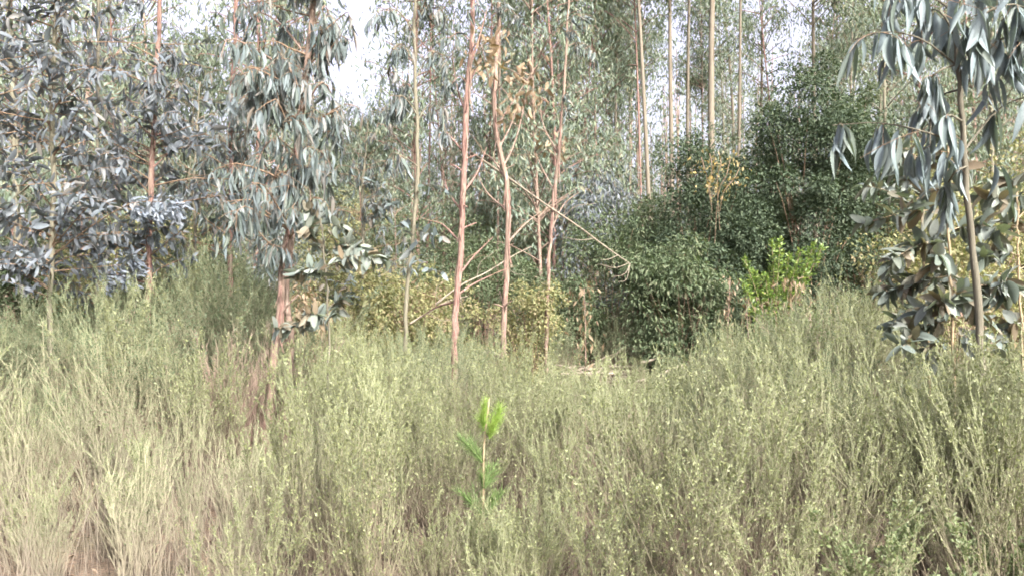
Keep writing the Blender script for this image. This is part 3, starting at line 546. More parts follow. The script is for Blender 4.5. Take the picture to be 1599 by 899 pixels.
PL = [(30, 16), (130, 18), (180, 22), (95, 26), (240, 26), (395, 20), (440, 26), (480, 22), (410, 32), (270, 34), (150, 34), (40, 30), (-60, 24), (-20, 40), (200, 42), (500, 36), (455, 44), (350, 40), (90, 46), (330, 24), (10, 20)]
for j, (px, Y) in enumerate(PL):
    gap = 460 < px < 620 or 260 < px < 385
    far_tree([5, 3, 2][j % 3], px, Y, U(.85, 1.1) if not gap else .011 * Y + .2, LC % ordinal(px, [k_[0] for k_ in PL]), GC, U(-1.5, 1.5))
LD = 'olive-leaved eucalyptus behind the slim grey tree and saplings, %s from left there'; GD = 'trees behind the saplings'
PL = [(1395, 20), (1440, 23), (1480, 28), (1560, 20), (1520, 24), (1620, 26), (1420, 32), (1580, 34), (1660, 20), (1360, 27), (1500, 40), (1380, 42)]
for j, (px, Y) in enumerate(PL):
    far_tree([5, 2, 3][j % 3], px, Y, U(.8, 1.05), LD % ordinal(px, [k_[0] for k_ in PL]), GD, U(-1.5, 1.5))
for j in range(26):
    Y = U(38, 62); px = U(-80, 1680)
    if 485 < px < 645 or 262 < px < 370: continue
    far_tree([0, 1, 5, 3][j % 4], px, Y, U(.95, 1.25), 'distant eucalyptus of the far stand, only its crown and stem tips showing', 'distant stand of eucalyptus', U(-1, 1))
PL = [(1000, 38), (1130, 40), (1210, 32), (1290, 31), (1340, 36)]
for j, (px, Y) in enumerate(PL):
    far_tree([3, 5, 2][j % 3], px, Y, U(.95, 1.15), 'leafy eucalyptus far behind the dark thicket, %s from left there' % ordinal(px, [k_[0] for k_ in PL]), 'leafy trees far behind the dark thicket', U(-1.5, 1.5))
for px, Y, sc in ((528, 27, .66), (556, 30, .68), (583, 27, .64), (606, 31, .74), (205, 26, .80), (290, 25, .80), (325, 28, .88), (230, 30, .9), (545, 40, .72), (575, 44, .75), (590, 36, .66), (535, 50, .85), (310, 38, .78), (330, 46, .9), (560, 56, .9)):
    far_tree(4, px, Y, sc * 1.25, 'shorter eucalyptus under the bright sky gaps, %s from left there' % ordinal(px, [528, 556, 583, 606, 205, 290, 325, 230, 545, 575, 590, 535, 310, 330, 560]), 'shorter trees under the sky gaps')

for j in range(24):
    Y = U(20, 44); px = U(640, 1340) if j % 4 else U(380, 480) if j % 8 else U(1340, 1600)
    far_tree(6 + j % 2, px, Y, U(.9, 1.15), 'very thin tall trunk among many others in the stand behind the bushes', 'very thin trunks in the stand', U(-2.2, 2.2), U(.6, 1.1))
# the wood that goes on behind, one mass
mb = MB(); wb = MB(); n = 300
xs = U(-62, 62, n); ys = U(62, 95, n); hh = U(14, 26, n)
gapm = (np.abs(799.5 + F * xs / ys - 563) < 45) | (np.abs(799.5 + F * xs / ys - 315) < 32); hh = np.where(gapm, 12 + 0 * hh, hh)
tubes(wb, np.stack([np.stack([xs, ys, 0 * xs - .3], -1), np.stack([xs + U(-.3, .3, n), ys, hh * .5], -1), np.stack([xs + U(-.5, .5, n), ys, hh], -1)], 1), np.array([[.14, .1, .03]]), 5)
for x, y, h in zip(xs, ys, hh):
    c = np.stack([rng.normal(x, 1.1, 22), rng.normal(y, 1.1, 22), h * U(.12, 1.0, 22)], -1)
    ps = (c[:, None] + rng.normal(size=(22, 9, 3)) * .45).reshape(-1, 3); m_ = len(ps); l = U(.3, .55, m_)
    leaves(mb, ps, hang_dirs(m_, .7), rand_unit(m_), l, l * .4, KITE, U(0, 1, m_))
w = bpy.data.objects.new('far_wood', None); link(w); w['kind'] = 'stuff'; w['label'] = 'far wood of eucalyptus seen as one mass between the trunks'; w['category'] = 'wood'
part('trunks', wb, M['bark_pink'], w, True, True); part('foliage', mb, M['far_leaf'], w, False, True)

# ------------------------------------------------------------------ bushes of the understorey
def bush(px, top, wpx, Y, lm, label, n=9000, leafL=.055, ratio=.5, clumps=60, depth=None, name='bush', hang=.2, cr=.2, low=.12, group=None, skew=0):
    x = PX(px, Y); zt = H + (449.5 - top) / F * Y; b = gz(x, Y); hgt = zt - b; rx = wpx / F * Y / 2; ry = depth or rx * .85
    t = thing(name, label, 'bush', (x, Y, b), group)
    d_ = unit(rng.normal(size=(clumps, 3)) + [0, 0, .25]); rad = U(.45, 1.0, clumps) ** .5
    c = d_ * rad[:, None] * np.array([rx, ry, hgt * .5]) * U(.62, 1.16, (clumps, 1)); c[:, 2] = np.maximum(c[:, 2] + hgt * .52, hgt * low)
    c[:, 0] += skew * (c[:, 2] / hgt - .5) + rx * .14 * np.sin(c[:, 2] * 3.1 + px); c = c + [x, Y, b]
    sb = MB(); k = 7; m_ = min(clumps, 26)
    st = np.array([[x, Y, b - .05]]) + rng.normal(size=(m_, 3)) * [rx * .12, ry * .12, 0]; tt = np.linspace(0, 1, k)[None, :, None]
    mid = (st + c[:m_]) / 2 * [1, 1, 1] + [0, 0, .15 * hgt]; pts = (1 - tt) ** 2 * st[:, None] + 2 * tt * (1 - tt) * mid[:, None] + tt ** 2 * c[:m_, None]
    tubes(sb, pts, np.linspace(.022, .004, k)[None] * max(.5, hgt / 6), 5); part('stems', sb, M['twig'], t, True)
    ci = rng.integers(0, clumps, n); rr = cr * np.sqrt(rx * hgt) * U(.6, 1.4, clumps)[ci]
    od = unit(rng.normal(size=(n, 3)) + [0, 0, .15]); pos = c[ci] + od * (rr * U(.3, 1.05, n) ** .6)[:, None] * [1, 1, .8]
    pos[:, 2] = np.maximum(pos[:, 2], b + .05)
    D = unit(od + rng.normal(size=(n, 3)) * .6 + [0, 0, -hang * 2]); N = unit(od * .7 + [0, 0, .9] + rng.normal(size=(n, 3)) * .55); l = leafL * U(.6, 1.3, n)
    fm = MB(); leaves(fm, pos, D, N, l, l * ratio * U(.8, 1.2, n), KITE, U(0, 1, n)); part('foliage', fm, M[lm], t, False, True)
    return t, c
thk, cdark = bush(1262, 92, 250, 17.0, 'dark_leaf', 'tall dark evergreen thicket, the highest of the small-leaved bushes', 46000, .078, .52, 130, cr=.13)
bush(1090, 236, 225, 16.0, 'dark_leaf', 'dark rounded thicket below the thickest pale trunk, yellow leaves on top', 30000, .072, .52, 80, cr=.14)
bush(1352, 170, 150, 18.0, 'dark_leaf', 'narrow dark bush between the tall thicket and the yellow-stemmed sapling', 20000, .075, .5, 70)
bush(1170, 300, 160, 17.6, 'dark_leaf', 'dark bush filling the hollow between the two thickets', 20000, .075, .5, 60)
bush(1195, 200, 130, 18.6, 'mid_leaf', 'green bush behind the dark thickets, rising between their two tops', 14000, .08, .5, 60, cr=.15)
bush(1325, 120, 120, 19.5, 'mid_leaf', 'tall loose green bush leaning out behind the tall dark thicket', 12000, .09, .45, 60, cr=.14, skew=.8)
bush(1020, 290, 130, 18.0, 'mid_leaf', 'loose green bush on the outer side of the rounded dark thicket', 10000, .085, .45, 50, cr=.16)
bush(1065, 375, 180, 14.6, 'mid_leaf', 'paler drooping-leaved bush at the foot of the rounded thicket', 9000, .10, .36, 70, hang=.5)
bush(660, 452, 90, 13.8, 'dead_leaf', 'brown withered bush between the slim stem and the straight stem', 2600, .11, .4, 40, hang=.5)
bush(478, 445, 90, 11.0, 'dead_leaf', 'tan withered bush behind the round-leaved young eucalyptus', 2000, .1, .4, 36, hang=.5)
bush(285, 405, 100, 14.0, 'dead_leaf', 'tan withered bush behind the red-brown stem', 2600, .11, .4, 40, hang=.5)
bush(955, 335, 200, 16.4, 'mid_leaf', 'mid-green bush beneath the broken end of the dead branch', 13000, .08, .42, 80, hang=.4)
bush(895, 410, 120, 15.4, 'mid_leaf', 'small green bush beside the thin leaning stem', 6000, .08, .42, 50, hang=.4)
bush(825, 436, 110, 13.2, 'olive_leaf', 'yellow-green bush between the crooked stem and the thin leaning stem', 7000, .06, .45, 50)
bush(755, 350, 170, 17.5, 'mid_leaf', 'deep green bush behind the straight and the crooked bare stems', 12000, .07, .45, 70)
bush(600, 425, 190, 12.6, 'olive_leaf', 'olive-yellow leafy bush at the foot of the slim olive-grey stem', 9500, .07, .5, 70)
bush(688, 415, 110, 15.0, 'olive_leaf', 'olive bush showing left of the straight red-brown stem', 6500, .07, .5, 50)
bush(530, 370, 170, 15.0, 'olive_leaf', 'pale olive bush behind the young round-leaved eucalyptus', 9500, .075, .5, 70)
bush(330, 400, 190, 13.6, 'mid_leaf', 'grey-green bush behind the red-brown stem and the twin-stemmed tree', 10000, .085, .5, 70)
bush(255, 345, 190, 15.0, 'olive_leaf', 'straw-olive bush behind the bluish leaf tuft', 10000, .08, .5, 70)
bush(140, 385, 190, 14.0, 'olive_leaf', 'olive bush seen between the thin grey stem and the red-brown stem', 9000, .08, .5, 70)
bush(25, 400, 190, 13.2, 'mid_leaf', 'green bush under the dense broad blue-grey leaves', 9000, .085, .5, 70)
bush(1500, 300, 240, 13.0, 'olive_leaf', 'olive-brown bush behind the big-leaved saplings', 10000, .08, .5, 80)
bush(1600, 230, 200, 15.0, 'olive_leaf', 'tall olive bush at the picture edge behind the slim grey tree', 11000, .08, .5, 80)
bush(1425, 235, 140, 18.5, 'olive_leaf', 'olive bush behind the yellow-stemmed sapling', 9000, .08, .5, 70)
bush(930, 275, 170, 20.5, 'gum_leaf_blue', 'bluish eucalyptus regrowth above the dead branch end', 5000, .17, .26, 60, hang=.7)
bush(660, 330, 200, 20.0, 'mid_leaf', 'hazy green bush between the slim stem and the straight stem', 10000, .085, .45, 70)
bush(440, 330, 200, 19.0, 'gum_leaf', 'grey-green eucalyptus regrowth behind the twin-stemmed tree', 6000, .16, .28, 70, hang=.6)
for j, (px, top, Y) in enumerate([(60, 300, 22), (180, 310, 23), (300, 320, 24), (560, 300, 24), (800, 320, 24), (870, 330, 26), (1010, 290, 24), (1560, 280, 24), (740, 290, 30), (480, 290, 28), (620, 290, 30), (1420, 290, 26), (960, 270, 32), (120, 280, 32), (350, 280, 32), (850, 300, 34)]):
    bush(px, top, 210 * 20 / Y, Y, ['mid_leaf', 'olive_leaf'][j % 2], 'leafy understorey bush far back between the trunks', 6000, .11, .45, 60, group='understorey far back')

# bright shrub of upright shoots
x, Y = PX(1212, 13.4), 13.4; b = gz(x, Y); t = thing('bright_shrub', 'small bright yellow-green shrub with upright shoots before the dark thicket', 'shrub', (x, Y, b)); sb = MB(); fm = MB()
for c in ((1163, 405), (1178, 425), (1205, 380), (1218, 378), (1232, 400), (1250, 392), (1270, 385), (1283, 388), (1195, 430), (1160, 440), (1240, 425), (1262, 410)):
    e = P(c[0], c[1], Y + U(-.3, .3)); q = spline(np.array([[x, Y, b], [(x * 1.2 + e[0] * .8) / 2, Y, b + (e[2] - b) * .55], e]), 9); tubes(sb, q[None], np.linspace(.014, .004, 9)[None], 5)
    m_ = 330; tt = U(.42, 1.02, m_) * 8; ii = np.minimum(tt.astype(int), 7); pos = q[ii] + (q[ii + 1] - q[ii]) * (tt - ii)[:, None]; od = rand_unit(m_); pos = pos + od * (U(.02, .16, m_) * (1.25 - tt / 8))[:, None]
    l = U(.05, .09, m_); leaves(fm, pos, unit(od + [0, 0, .7]), rand_unit(m_) + [0, 0, .6], l, l * .42, KITE, U(0, 1, m_))
part('stems', sb, M['bark_sapling'], t, True); part('foliage', fm, M['lime_leaf'], t, False, True)

# yellowing creeper over the rounded thicket
t = thing('climbing_vine', 'creeper with yellow-orange leaves trailing over the rounded dark thicket', 'vine', (PX(1120, 14.9), 14.9, P(1120, 330, 14.9)[2])); sb = MB(); fm = MB()
for a in ([(1108, 240), (1112, 262), (1108, 290), (1112, 330)], [(1122, 236), (1126, 258), (1120, 280), (1124, 360)], [(1140, 250), (1134, 275), (1122, 300), (1116, 380)], [(1095, 246), (1100, 262), (1104, 280), (1110, 320)], [(1155, 262), (1146, 280), (1130, 300), (1124, 330)]):
    q = spline(np.array([P(u_, v_, 14.6 + .3 * (k_ == 0) + U(-.05, .05)) for k_, (u_, v_) in enumerate(a)]), 12); tubes(sb, q[None], np.linspace(.008, .004, 12)[None], 4)
    m_ = 34; tt = U(0, .75, m_) * 11; ii = tt.astype(int); pos = q[ii] + (q[ii + 1] - q[ii]) * (tt - ii)[:, None] + rng.normal(size=(m_, 3)) * .13; l = U(.05, .1, m_)
    leaves(fm, pos, hang_dirs(m_, .8), rand_unit(m_) + [0, -.8, .3], l, l * .55, KITE, U(0, 1, m_))
part('stems', sb, M['twig'], t, True); part('foliage', fm, M['yellow_leaf'], t, False, True)

# withered plants in front of the thicket
def withered(px, top, Y, label, n, spread, L=.1):
    x = PX(px, Y); b = gz(x, Y); t = thing('withered_plant', label, 'dead plant', (x, Y, b)); sb = MB(); e = P(px, top, Y)
    q = spline(np.array([[x, Y, b - .02], [x + U(-.05, .05), Y, (b + e[2]) / 2], e]), 9); tubes(sb, q[None], np.linspace(.016, .006, 9)[None], 6, cap=True)
    fm = MB(); pos = q[rng.integers(3, 9, n)] + rng.normal(size=(n, 3)) * [spread, spread, .06]; l = L * U(.6, 1.3, n); leaves(fm, pos, hang_dirs(n, .4), rand_unit(n), l, l * .3, KITE, U(0, 1, n))
    for k_ in range(8):
        a = q[rng.integers(4, 9)]; tubes(sb, spline(np.stack([a, a + rand_unit(1)[0] * .1 + [0, 0, .03], a + rand_unit(1)[0] * spread * 1.5]), 5)[None], np.linspace(.004, .002, 5)[None], 4)
    part('stem', sb, M['bark_pink'], t, True); part('dead_leaves', fm, M['dead_leaf'], t, False, True)
withered(1140, 436, 13.0, 'tallest withered brown stalk in front of the dark thicket', 90, .07)
withered(1165, 470, 13.0, 'short withered stalk with rusty leaves beside the tallest one', 70, .09)
withered(1190, 474, 12.8, 'withered stalk with a pale bleached top under the bright shrub', 60, .08)
withered(1242, 440, 12.4, 'tan withered plant drooping just beside the bright shrub', 260, .2, .12)
withered(912, 450, 13.4, 'pale dry plant with drooping bleached leaves near the dead branch', 70, .14, .15)

# dead branches and brush
def dead_branch(name, label, pts, r0, r1, twigs, cat='branch'):
    w = np.array([P(*a) for a in pts]); q = spline(w, 16); t = thing(name, label, cat, tuple(q[-1])); mb = MB(); tubes(mb, q[None], (np.linspace(r0, r1, 16) * U(.9, 1.1, 16))[None], 7, cap=True); part('limb', mb, M['dead_wood'], t, True)
    for tw in twigs:
        mb = MB(); tubes(mb, spline(np.array([P(*a) for a in tw]), 8)[None], np.linspace(r1 * .8, .003, 8)[None], 5, cap=True); part('twig', mb, M['dead_wood'], t, True)
dead_branch('dead_branch', 'long bare dead branch slanting down across the middle to a forked end', [(735, 238, 11.6), (790, 275, 12.2), (850, 318, 12.8), (905, 355, 13.3), (945, 385, 13.6), (984, 412, 13.8)], .02, .01,
            [[(966, 398, 13.7), (950, 405, 13.6), (937, 406, 13.5)], [(982, 411, 13.8), (960, 418, 13.6), (935, 412, 13.5)], [(984, 412, 13.8), (975, 428, 13.6), (955, 432, 13.5)], [(930, 372, 13.5), (905, 375, 13.3), (880, 370, 13.2)], [(984, 412, 13.8), (978, 436, 13.7), (965, 440, 13.6)], [(880, 338, 13.1), (900, 322, 13.0), (930, 318, 13.0)], [(830, 303, 12.6), (850, 295, 12.4), (880, 300, 12.3)]])
dead_branch('dead_branch', 'thin dead branch arching between the straight and the crooked stems', [(680, 475, 10.6), (720, 445, 10.8), (760, 425, 11.2), (800, 400, 11.6), (830, 385, 11.8)], .014, .006, [[(745, 432, 11.0), (750, 410, 11.0), (770, 395, 11.0)], [(790, 405, 11.5), (800, 425, 11.4), (822, 430, 11.3)]])
dead_branch('dead_branch', 'reddish dead branch lying low by the olive bush', [(640, 505, 10.6), (665, 490, 10.8), (700, 470, 11.0), (730, 462, 11.3)], .014, .006, [[(668, 489, 10.8), (690, 500, 10.7), (705, 498, 10.7)], [(690, 475, 10.9), (680, 455, 10.9), (690, 440, 10.9)]])
def log(label, a, b_, r):
    w = np.stack([P(*a), P(*b_)]); w = spline(np.stack([w[0], (w[0] + w[1]) / 2 + [0, 0, .02], w[1]]), 10); mb = MB(); tubes(mb, w[None], (r * U(.85, 1.1, 10))[None], 9, cap=True)
    o_ = part('fallen_log', mb, M['dead_wood'], None, True); o_['label'] = label; o_['category'] = 'log'
log('long whitened pole lying level on the brush pile', (868, 584, 13.0), (962, 583, 13.4), .018)
log('short thick whitened log tilted up on the brush pile', (1036, 582, 13.2), (1070, 570, 13.6), .026)
log('pale broken log end lying near the foot of the crooked stem', (756, 550, 11.4), (782, 557, 11.2), .032)
log('thin grey pole lying behind the whitened ones', (1000, 566, 14.2), (1060, 556, 14.6), .025)
mb = MB(); n = 300; x = rng.normal(PX(930, 14), 2.0, n); y = rng.normal(14, 1.0, n); z = g(x, y) + U(.02, .62, n) * np.exp(-((x - 1.5) / 2.2) ** 2)
dr = unit(rng.normal(size=(n, 3)) * [1, 1, .16]); ln = U(.3, 1.5, n); c = np.stack([x, y, z], -1); tt = np.linspace(-.5, .5, 5)
pts = c[:, None] + dr[:, None] * (tt[None, :, None] * ln[:, None, None]) + rng.normal(size=(n, 5, 3)) * .025; pts[..., 2] = np.maximum(pts[..., 2], .01)
tubes(mb, pts, U(.004, .013, (n, 1)) * np.array([[1, .95, .85, .7, .45]]), 5); o = part('brush_pile', mb, M['dead_wood'], None, True, True); o['label'] = 'tangle of bleached dead sticks heaped in the clearing'; o['category'] = 'brush'

# ------------------------------------------------------------------ broom shrubs
def broom_proto(h=1.3, ns=22, nt_=9, spread=.2, kind='green', leaf=1.0, sub=6, keepf=1.0):
    k = 8; s = np.linspace(0, 1, k)
    th = U(0, 2 * np.pi, ns); tilt = np.abs(rng.normal(0, spread, ns)) + .03; Ls = h * U(.55, 1.16, ns); b0 = np.stack([np.cos(th), np.sin(th), 0 * th], -1) * U(.01, .13, (ns, 1))
    hd = np.stack([np.cos(th), np.sin(th)], -1); bend = rng.normal(0, .08, (ns, 2))
    xy = hd[:, None] * (np.sin(tilt)[:, None, None] * (s ** 1.15)[None, :, None]) + bend[:, None] * ((s ** 2)[None, :, None]) + rng.normal(size=(ns, k, 2)) * .012
    Pt = np.concatenate([b0[:, None, :2] + xy * Ls[:, None, None], (s[None] * (np.cos(tilt) * Ls)[:, None])[..., None] - .03], -1)
    st = MB(); hn = np.clip(Pt[..., 2] / h, 0, 1); tubes(st, Pt, np.array([[.0052, .0044, .0038, .0033, .0028, .0023, .0018, .0012]]), 3, hn)
    # side spires
    n = ns * nt_; si = np.repeat(np.arange(ns), nt_); u = U(.15, .96, n); t = u * (k - 1); i = np.minimum(t.astype(int), k - 2); f = (t - i)[:, None]
    a = Pt[si, i] * (1 - f) + Pt[si, i + 1] * f; T = unit(Pt[si, i + 1] - Pt[si, i]); D = unit(T + rand_unit(n) * .36 + [0, 0, .14]); ln = h * U(.18, .5, n) * (1.15 - .8 * u)
    tw = np.stack([a, a + D * (ln * .3)[:, None], a + D * (ln * .65)[:, None] + T * (ln * .05)[:, None], a + D * ln[:, None] + T * (ln * .16)[:, None]], 1); hn = np.clip(tw[..., 2] / h, 0, 1)
    tubes(st, tw, np.array([[.0024, .002, .0018, .0012]]), 3, np.clip(hn * 1.1, 0, 1))
    # twiglets
    n2 = n * sub; ti = np.repeat(np.arange(n), sub); tq = U(.15, 1, n2) * 3; q = np.minimum(tq.astype(int), 2); fq = (tq - q)[:, None]; a2 = tw[ti, q] * (1 - fq) + tw[ti, q + 1] * fq; D2 = unit(D[ti] + rand_unit(n2) * .6); l2 = U(.02, .085, n2) * h / 1.3
    t2 = np.stack([a2, a2 + D2 * (l2 * .5)[:, None], a2 + (D2 + T[ti] * .3) * l2[:, None]], 1); tubes(st, t2, np.array([[.0019, .0016, .001]]), 3, np.clip(t2[..., 2] / h * 1.15, 0, 1))
    fm = MB()
    def lv(seg, cnt, keep):
        m_, kk, _ = seg.shape; idx = np.repeat(np.arange(m_), cnt); tt = U(.05, 1, len(idx)) * (kk - 1); j = np.minimum(tt.astype(int), kk - 2); ff = (tt - j)[:, None]
        pos = seg[idx, j] * (1 - ff) + seg[idx, j + 1] * ff; tg = unit(seg[idx, j + 1] - seg[idx, j]); ok = rng.random(len(idx)) < keepf * np.clip((pos[:, 2] / h - .34) * keep, .03, 1); pos, tg = pos[ok], tg[ok]; c = len(pos)
        l = leaf * U(.011, .024, c); leaves(fm, pos, unit(tg + rand_unit(c) * .9), rand_unit(c), l, l * U(.4, .6, c), KITE, U(0, 1, c))
    lv(tw, 6, 2.4); lv(t2, 4, 2.6); lv(Pt[:, 4:], 14, 2.2)
    sm = M[{'dry': 'broom_stem_dry', 'dead': 'broom_stem_dead'}.get(kind, 'broom_stem')]; lm = M[{'dry': 'broom_leaf_dry', 'dead': 'broom_leaf_dry', 'dark': 'broom_leaf_dark', 'leafy': 'broom_leaf_fresh'}.get(kind, 'broom_leaf')]
    return (st.mesh('stems', sm), fm.mesh('foliage', lm), h)
BP = {'green': [broom_proto(1.3, int(U(20, 32)), 9, U(.1, .22), 'green', 1.0, 6) for _ in range(10)],
      'dark': [broom_proto(1.6, 30, 10, U(.15, .27), 'dark', 1.08, 6) for _ in range(3)],
      'dead': [broom_proto(1.3, 22, 10, U(.16, .3), 'dead', .6, 4, .12) for _ in range(3)],
      'leafy': [broom_proto(1.2, 16, 9, U(.2, .34), 'leafy', 1.75, 5) for _ in range(3)],
      'dry': [broom_proto(1.3, 20, 9, U(.1, .2), 'dry', .85, 4) for _ in range(3)]}
def broom(x, Y, h, kind, label, group, wide=1.0, proto=None, name='broom_shrub'):
    st, fo, ph = BP[kind][rng.integers(len(BP[kind])) if proto is None else proto]
    t = thing(name, label, 'shrub', (x, Y, gz(x, Y)), group); sc = h / ph; t.scale = (sc * wide, sc * wide, sc)
    t.rotation_euler = (rng.normal(0, .05), rng.normal(0, .05), U(0, 6.28))
    link(bpy.data.objects.new('stems', st), t); f_ = link(bpy.data.objects.new('foliage', fo), t); f_['kind'] = 'stuff'
    return t
TOPX = [-300, 0, 60, 120, 200, 300, 380, 440, 520, 600, 680, 740, 800, 850, 900, 960, 1010, 1080, 1150, 1200, 1260, 1320, 1380, 1450, 1540, 1599, 1900]
TOPY = [508, 508, 505, 490, 460, 435, 448, 512, 525, 545, 535, 530, 572, 592, 596, 596, 592, 580, 530, 512, 485, 452, 500, 560, 585, 570, 560]
ZONES = {}
def zone(px, Y, kind):
    side = ['below the thin grey stem', 'about the twin-stemmed tree', 'below the olive bush', 'round the pine sapling', 'below the dark thicket', 'below the big-leaved saplings'][int(np.searchsorted([180, 480, 720, 960, 1330], px))]
    dist = 'nearest the road' if Y < 6.2 else 'second rank back' if Y < 9 else 'at the back of the scrub'
    look = {'green': 'grey-green broom shrub', 'dark': 'dark green broom shrub', 'dry': 'straw-coloured dry broom shrub', 'dead': 'leafless brown dead broom', 'leafy': 'fresh green leafier shrub'}[kind]
    return '%s %s, %s' % (look, side, dist), 'broom: %s, %s, %s' % (kind, side, dist)
pts = []
for _ in range(9000):
    Y = math.sqrt(U(3.7 ** 2, 13.5 ** 2)); px = U(-120, 1720); x = PX(px, Y)
    dmin = .40 + .018 * Y
    if px < 380 and Y < 4.7: continue
    if 860 < px < 1080 and 11.2 < Y: continue
    if 740 < px < 860 and 10.6 < Y: continue
    if abs(px - 765) < 14 and Y < 4.75: continue
    if 270 < px < 350 and Y < 6.6: continue
    if abs(px - 1540) < 30 and 4.95 < Y < 5.5: continue
    if all((x - a) ** 2 + (Y - b_) ** 2 > dmin ** 2 for a, b_ in pts): pts.append((x, Y))
pts.sort(key=lambda a: a[1])
print('broom shrubs', len(pts))
for x, Y in pts:
    px = 799.5 + F * x / Y; gz_ = gz(x, Y)
    lim = H + (449.5 - float(np.interp(px, TOPX, TOPY))) / F * Y - gz_
    h = min(U(.85, 1.6), lim) if Y < 8 else min(lim * U(.8, 1.15), 2.6)
    h = max(.6, h)
    kind = 'green'
    if px < 380 and Y < 5.3: h = min(h, U(.5, .95))
    if px < 460 and Y > 7: kind = 'dark' if U(0, 1) < .75 else 'green'
    elif px < 420 and Y < 7: kind = 'dry' if U(0, 1) < .55 else 'green'
    elif px > 1000 and Y > 6: kind = 'dark' if U(0, 1) < .45 else 'green'
    elif 600 < px < 760 and Y > 8.5: kind = 'dark'
    elif U(0, 1) < .06 and not 640 < px < 860: kind = 'dry'
    if 365 < px < 490 and Y < 8.05: h = min(h, max(.45, 2 - .2 * Y))
    u_ = U(0, 1)
    if 200 < px < 400 and 7.5 < Y < 10.5 and u_ < .25: kind = 'dead'; h *= .8
    elif u_ < (.06 if px < 950 else .02) and Y > 5.5: kind = 'dead'; h *= .8
    elif px > 1150 and u_ > (.8 if Y < 6.5 else .95): kind = 'leafy'
    if kind == 'leafy' and Y < 8: h = min(h, U(.8, 1.25))
    if abs(px - 765) < 120 and Y < 4.8: h = min(h, U(.65, .85))
    lb, gp = zone(px, Y, kind)
    broom(x, Y, h, kind, lb, gp, U(.85, 1.15) if h > 1 else 1.2)
for px, Y, hh_, lb in ((872, 14.6, 1.35, 'feathery grey-green broom behind the long whitened pole'), (962, 15.0, 1.4, 'feathery broom behind the gap between the two whitened logs'), (990, 15.4, 1.35, 'feathery broom just behind the short thick log'), (845, 14.2, 1.2, 'low broom at the foot of the thin leaning stem')):
    broom(PX(px, Y), Y, hh_, 'dark', lb, 'broom behind the brush pile', 1.2)
for px, Y, hh_ in ((362, 8.0, 1.4), (388, 7.9, 1.5), (470, 8.2, 1.4)):
    broom(PX(px, Y), Y, hh_, 'dead', 'leafless red-brown thicket of dead broom at the foot of the twin-stemmed tree', 'dead broom at the twin-stemmed tree', .8)
for px, Y, hh_ in ((782, 4.4, .72), (746, 4.45, .76)):
    broom(PX(px, Y), Y, hh_, 'green', 'low broom right in front of the pine sapling stem', 'broom before the pine sapling', 1.2)
for px, Y, hh_ in ((512, 6.8, 1.4), (535, 6.6, 1.4), (558, 6.9, 1.4)):
    broom(PX(px, Y), Y, hh_, 'green', 'tall grey-green broom hiding the stem of the round-leaved young eucalyptus', 'broom hiding the young eucalyptus stem')
for px, Y, hh_ in ((1535, 4.6, 1.52), (1580, 4.7, 1.5), (1490, 4.8, 1.38), (1550, 4.15, 1.3), (1440, 5.3, 1.35), (1610, 4.4, 1.4)):
    broom(PX(px, Y), Y, hh_, 'green', 'tall grey-green broom hiding the foot of the slim grey tree', 'broom hiding the slim grey tree foot')
for px, Y, hh_ in ((850, 12.2, .62), (900, 12.4, .5), (935, 12.0, .55), (985, 12.5, .5), (1020, 12.2, .55), (1060, 12.5, .6), (880, 13.6, .6), (1000, 13.8, .65), (940, 14.2, .7), (1075, 13.4, .7)):
    broom(PX(px, Y), Y, hh_, 'green', 'low broom growing through the brush pile', 'low broom in the brush pile', 1.3)
t = broom(PX(306, 4.9), 4.9, 1.14, 'dry', 'single bleached bare bush standing upright in front of the scrub', None, .62, 1)
broom(PX(30, 5.6), 5.6, 1.3, 'dry', 'straw-coloured dry broom shrub below the thin grey stem, nearest the road', 'broom: dry, below the thin grey stem, nearest the road')

near_labels = {}
for o_ in COL.objects:
    if o_.name.startswith('broom_shrub') and str(o_.get('label', '')).endswith('nearest the road'): near_labels.setdefault(o_['label'], []).append(o_)
for lb, obs in near_labels.items():
    obs.sort(key=lambda o_: o_.location.x / o_.location.y)
    for k_, o_ in enumerate(obs):
        if len(obs) > 1: o_['label'] = '%s, %s from left' % (lb, ORD[k_])
# ------------------------------------------------------------------ pine sapling
x, Y = PX(764, 4.7), 4.7; b = gz(x, Y); top = P(764, 622, Y); t = thing('pine_sapling', 'pine sapling with glowing lime-green tip poking out of the broom', 'sapling', (x, Y, b))
sb = MB(); q = spline(np.array([[x, Y, b - .02], [x - .03, Y, b + .4], [x - .035, Y + .02, top[2] - .35], top]), 12); tubes(sb, q[None], np.linspace(.011, .004, 12)[None], 6, cap=True); part('stem', sb, M['bark_sapling'], t, True)
def needles(shoots, L, cnt, mat, nm):
    mb = MB()
    for a, e in shoots:
        m_ = cnt; tt = U(0, 1, m_)[:, None]; pos = a + (e - a) * tt; ax_ = unit(e - a); D = unit(ax_ * U(.5, 1.3, (m_, 1)) + rand_unit(m_) * .75); l = L * U(.7, 1.2, m_)
        tubes(mb, np.stack([pos, pos + D * (l * .5)[:, None], pos + D * l[:, None] + [0, 0, .004]], 1), np.array([[.0011, .0011, .0004]]), 3, U(0, 1, (m_, 1)))
        tubes(mb, np.stack([a, (a + e) / 2, e])[None], np.array([[.004, .004, .003]]), 5, .3)
    part(nm, mb, M[mat], t)
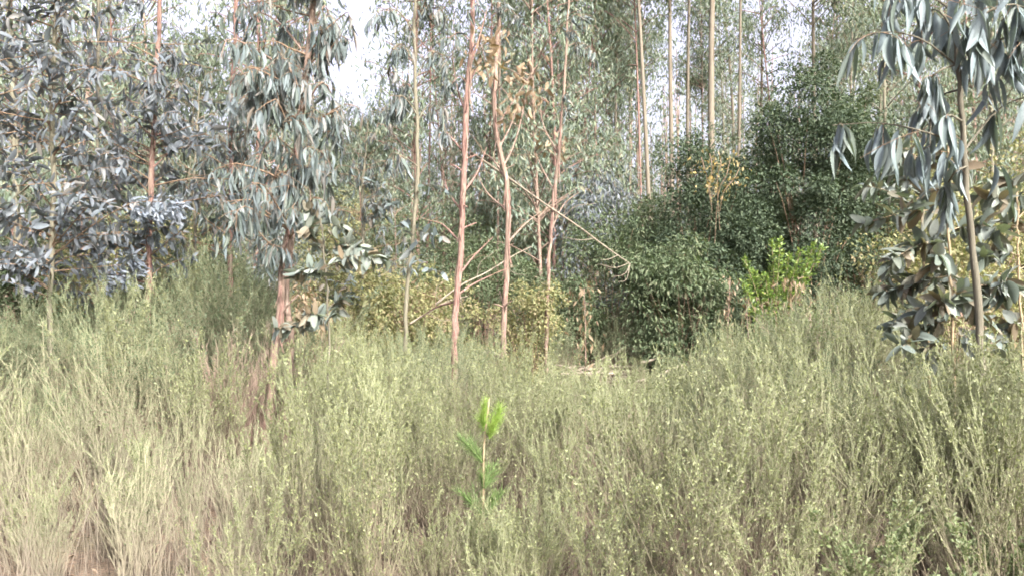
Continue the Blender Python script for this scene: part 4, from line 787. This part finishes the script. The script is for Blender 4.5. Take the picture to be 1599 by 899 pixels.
needles([(top + [-.03, 0, -.17], top + [-.03, 0, -.03]), (top + [.01, -.01, -.18], top + [.065, -.02, -.06]), (top + [-.03, .02, -.2], top + [-.05, .03, -.12]), (top + [.0, -.02, -.24], top + [.015, -.04, -.16]), (top + [.02, .0, -.2], top + [.05, .01, -.12])], .062, 130, 'pine_needle', 'tip_needles')
lowsh = []
for z in np.linspace(.15, .95, 7):
    for k_ in range(4):
        a = q[int(np.argmin(abs(q[:, 2] - b - z)))]; th = U(0, 6.28); lowsh.append((a, a + np.array([math.cos(th), math.sin(th), 1.1]) * U(.08, .16)))
needles(lowsh, .07, 70, 'pine_dull', 'lower_needles')

# ------------------------------------------------------------------ dry grass and litter
n = 16000; Y = np.sqrt(U(3.4 ** 2, 12 ** 2, n)); px = U(-60, 1660, n); keep = rng.random(n) < np.where(px < 420, .33, .4); Y, px = Y[keep], px[keep]; n = len(Y)
cl = rng.normal(size=(n, 2)) * .05; x = (px - 799.5) / F * Y + cl[:, 0]; y = Y + cl[:, 1]; z = g(x, y); h = U(.2, .85, n) * np.where(px < 420, 1.0, .85)
ln = rng.normal(size=(n, 2)) * .16; s = np.linspace(0, 1, 4)
pt = np.stack([np.stack([x + ln[:, 0] * h * a ** 1.6, y + ln[:, 1] * h * a ** 1.6, z - .02 + h * a], -1) for a in s], 1)
mb = MB(); tubes(mb, pt, np.array([[.0024, .002, .0016, .0007]]), 3, np.clip(s[None] * .8 + U(-.1, .2, (n, 1)), 0, 1)); o = part('dry_grass', mb, M['dry_grass'], None, False, True); o['label'] = 'thin dry stalks of dead grass standing between the broom shrubs'; o['category'] = 'grass'
n = 9000; Y = np.sqrt(U(3.2 ** 2, 16 ** 2, n)); x = U(-.75, .75, n) * Y; mb = MB(); l = U(.03, .12, n)
leaves(mb, np.stack([x, Y, g(x, Y) + U(.004, .03, n)], -1), unit(rng.normal(size=(n, 3)) * [1, 1, .2]), rng.normal(size=(n, 3)) * .3 + [0, 0, 1], l, l * .25, KITE, U(0, 1, n)); o = part('leaf_litter', mb, M['litter'], None, False, True); o['label'] = 'brown fallen leaves scattered over the ground under the broom'; o['category'] = 'litter'
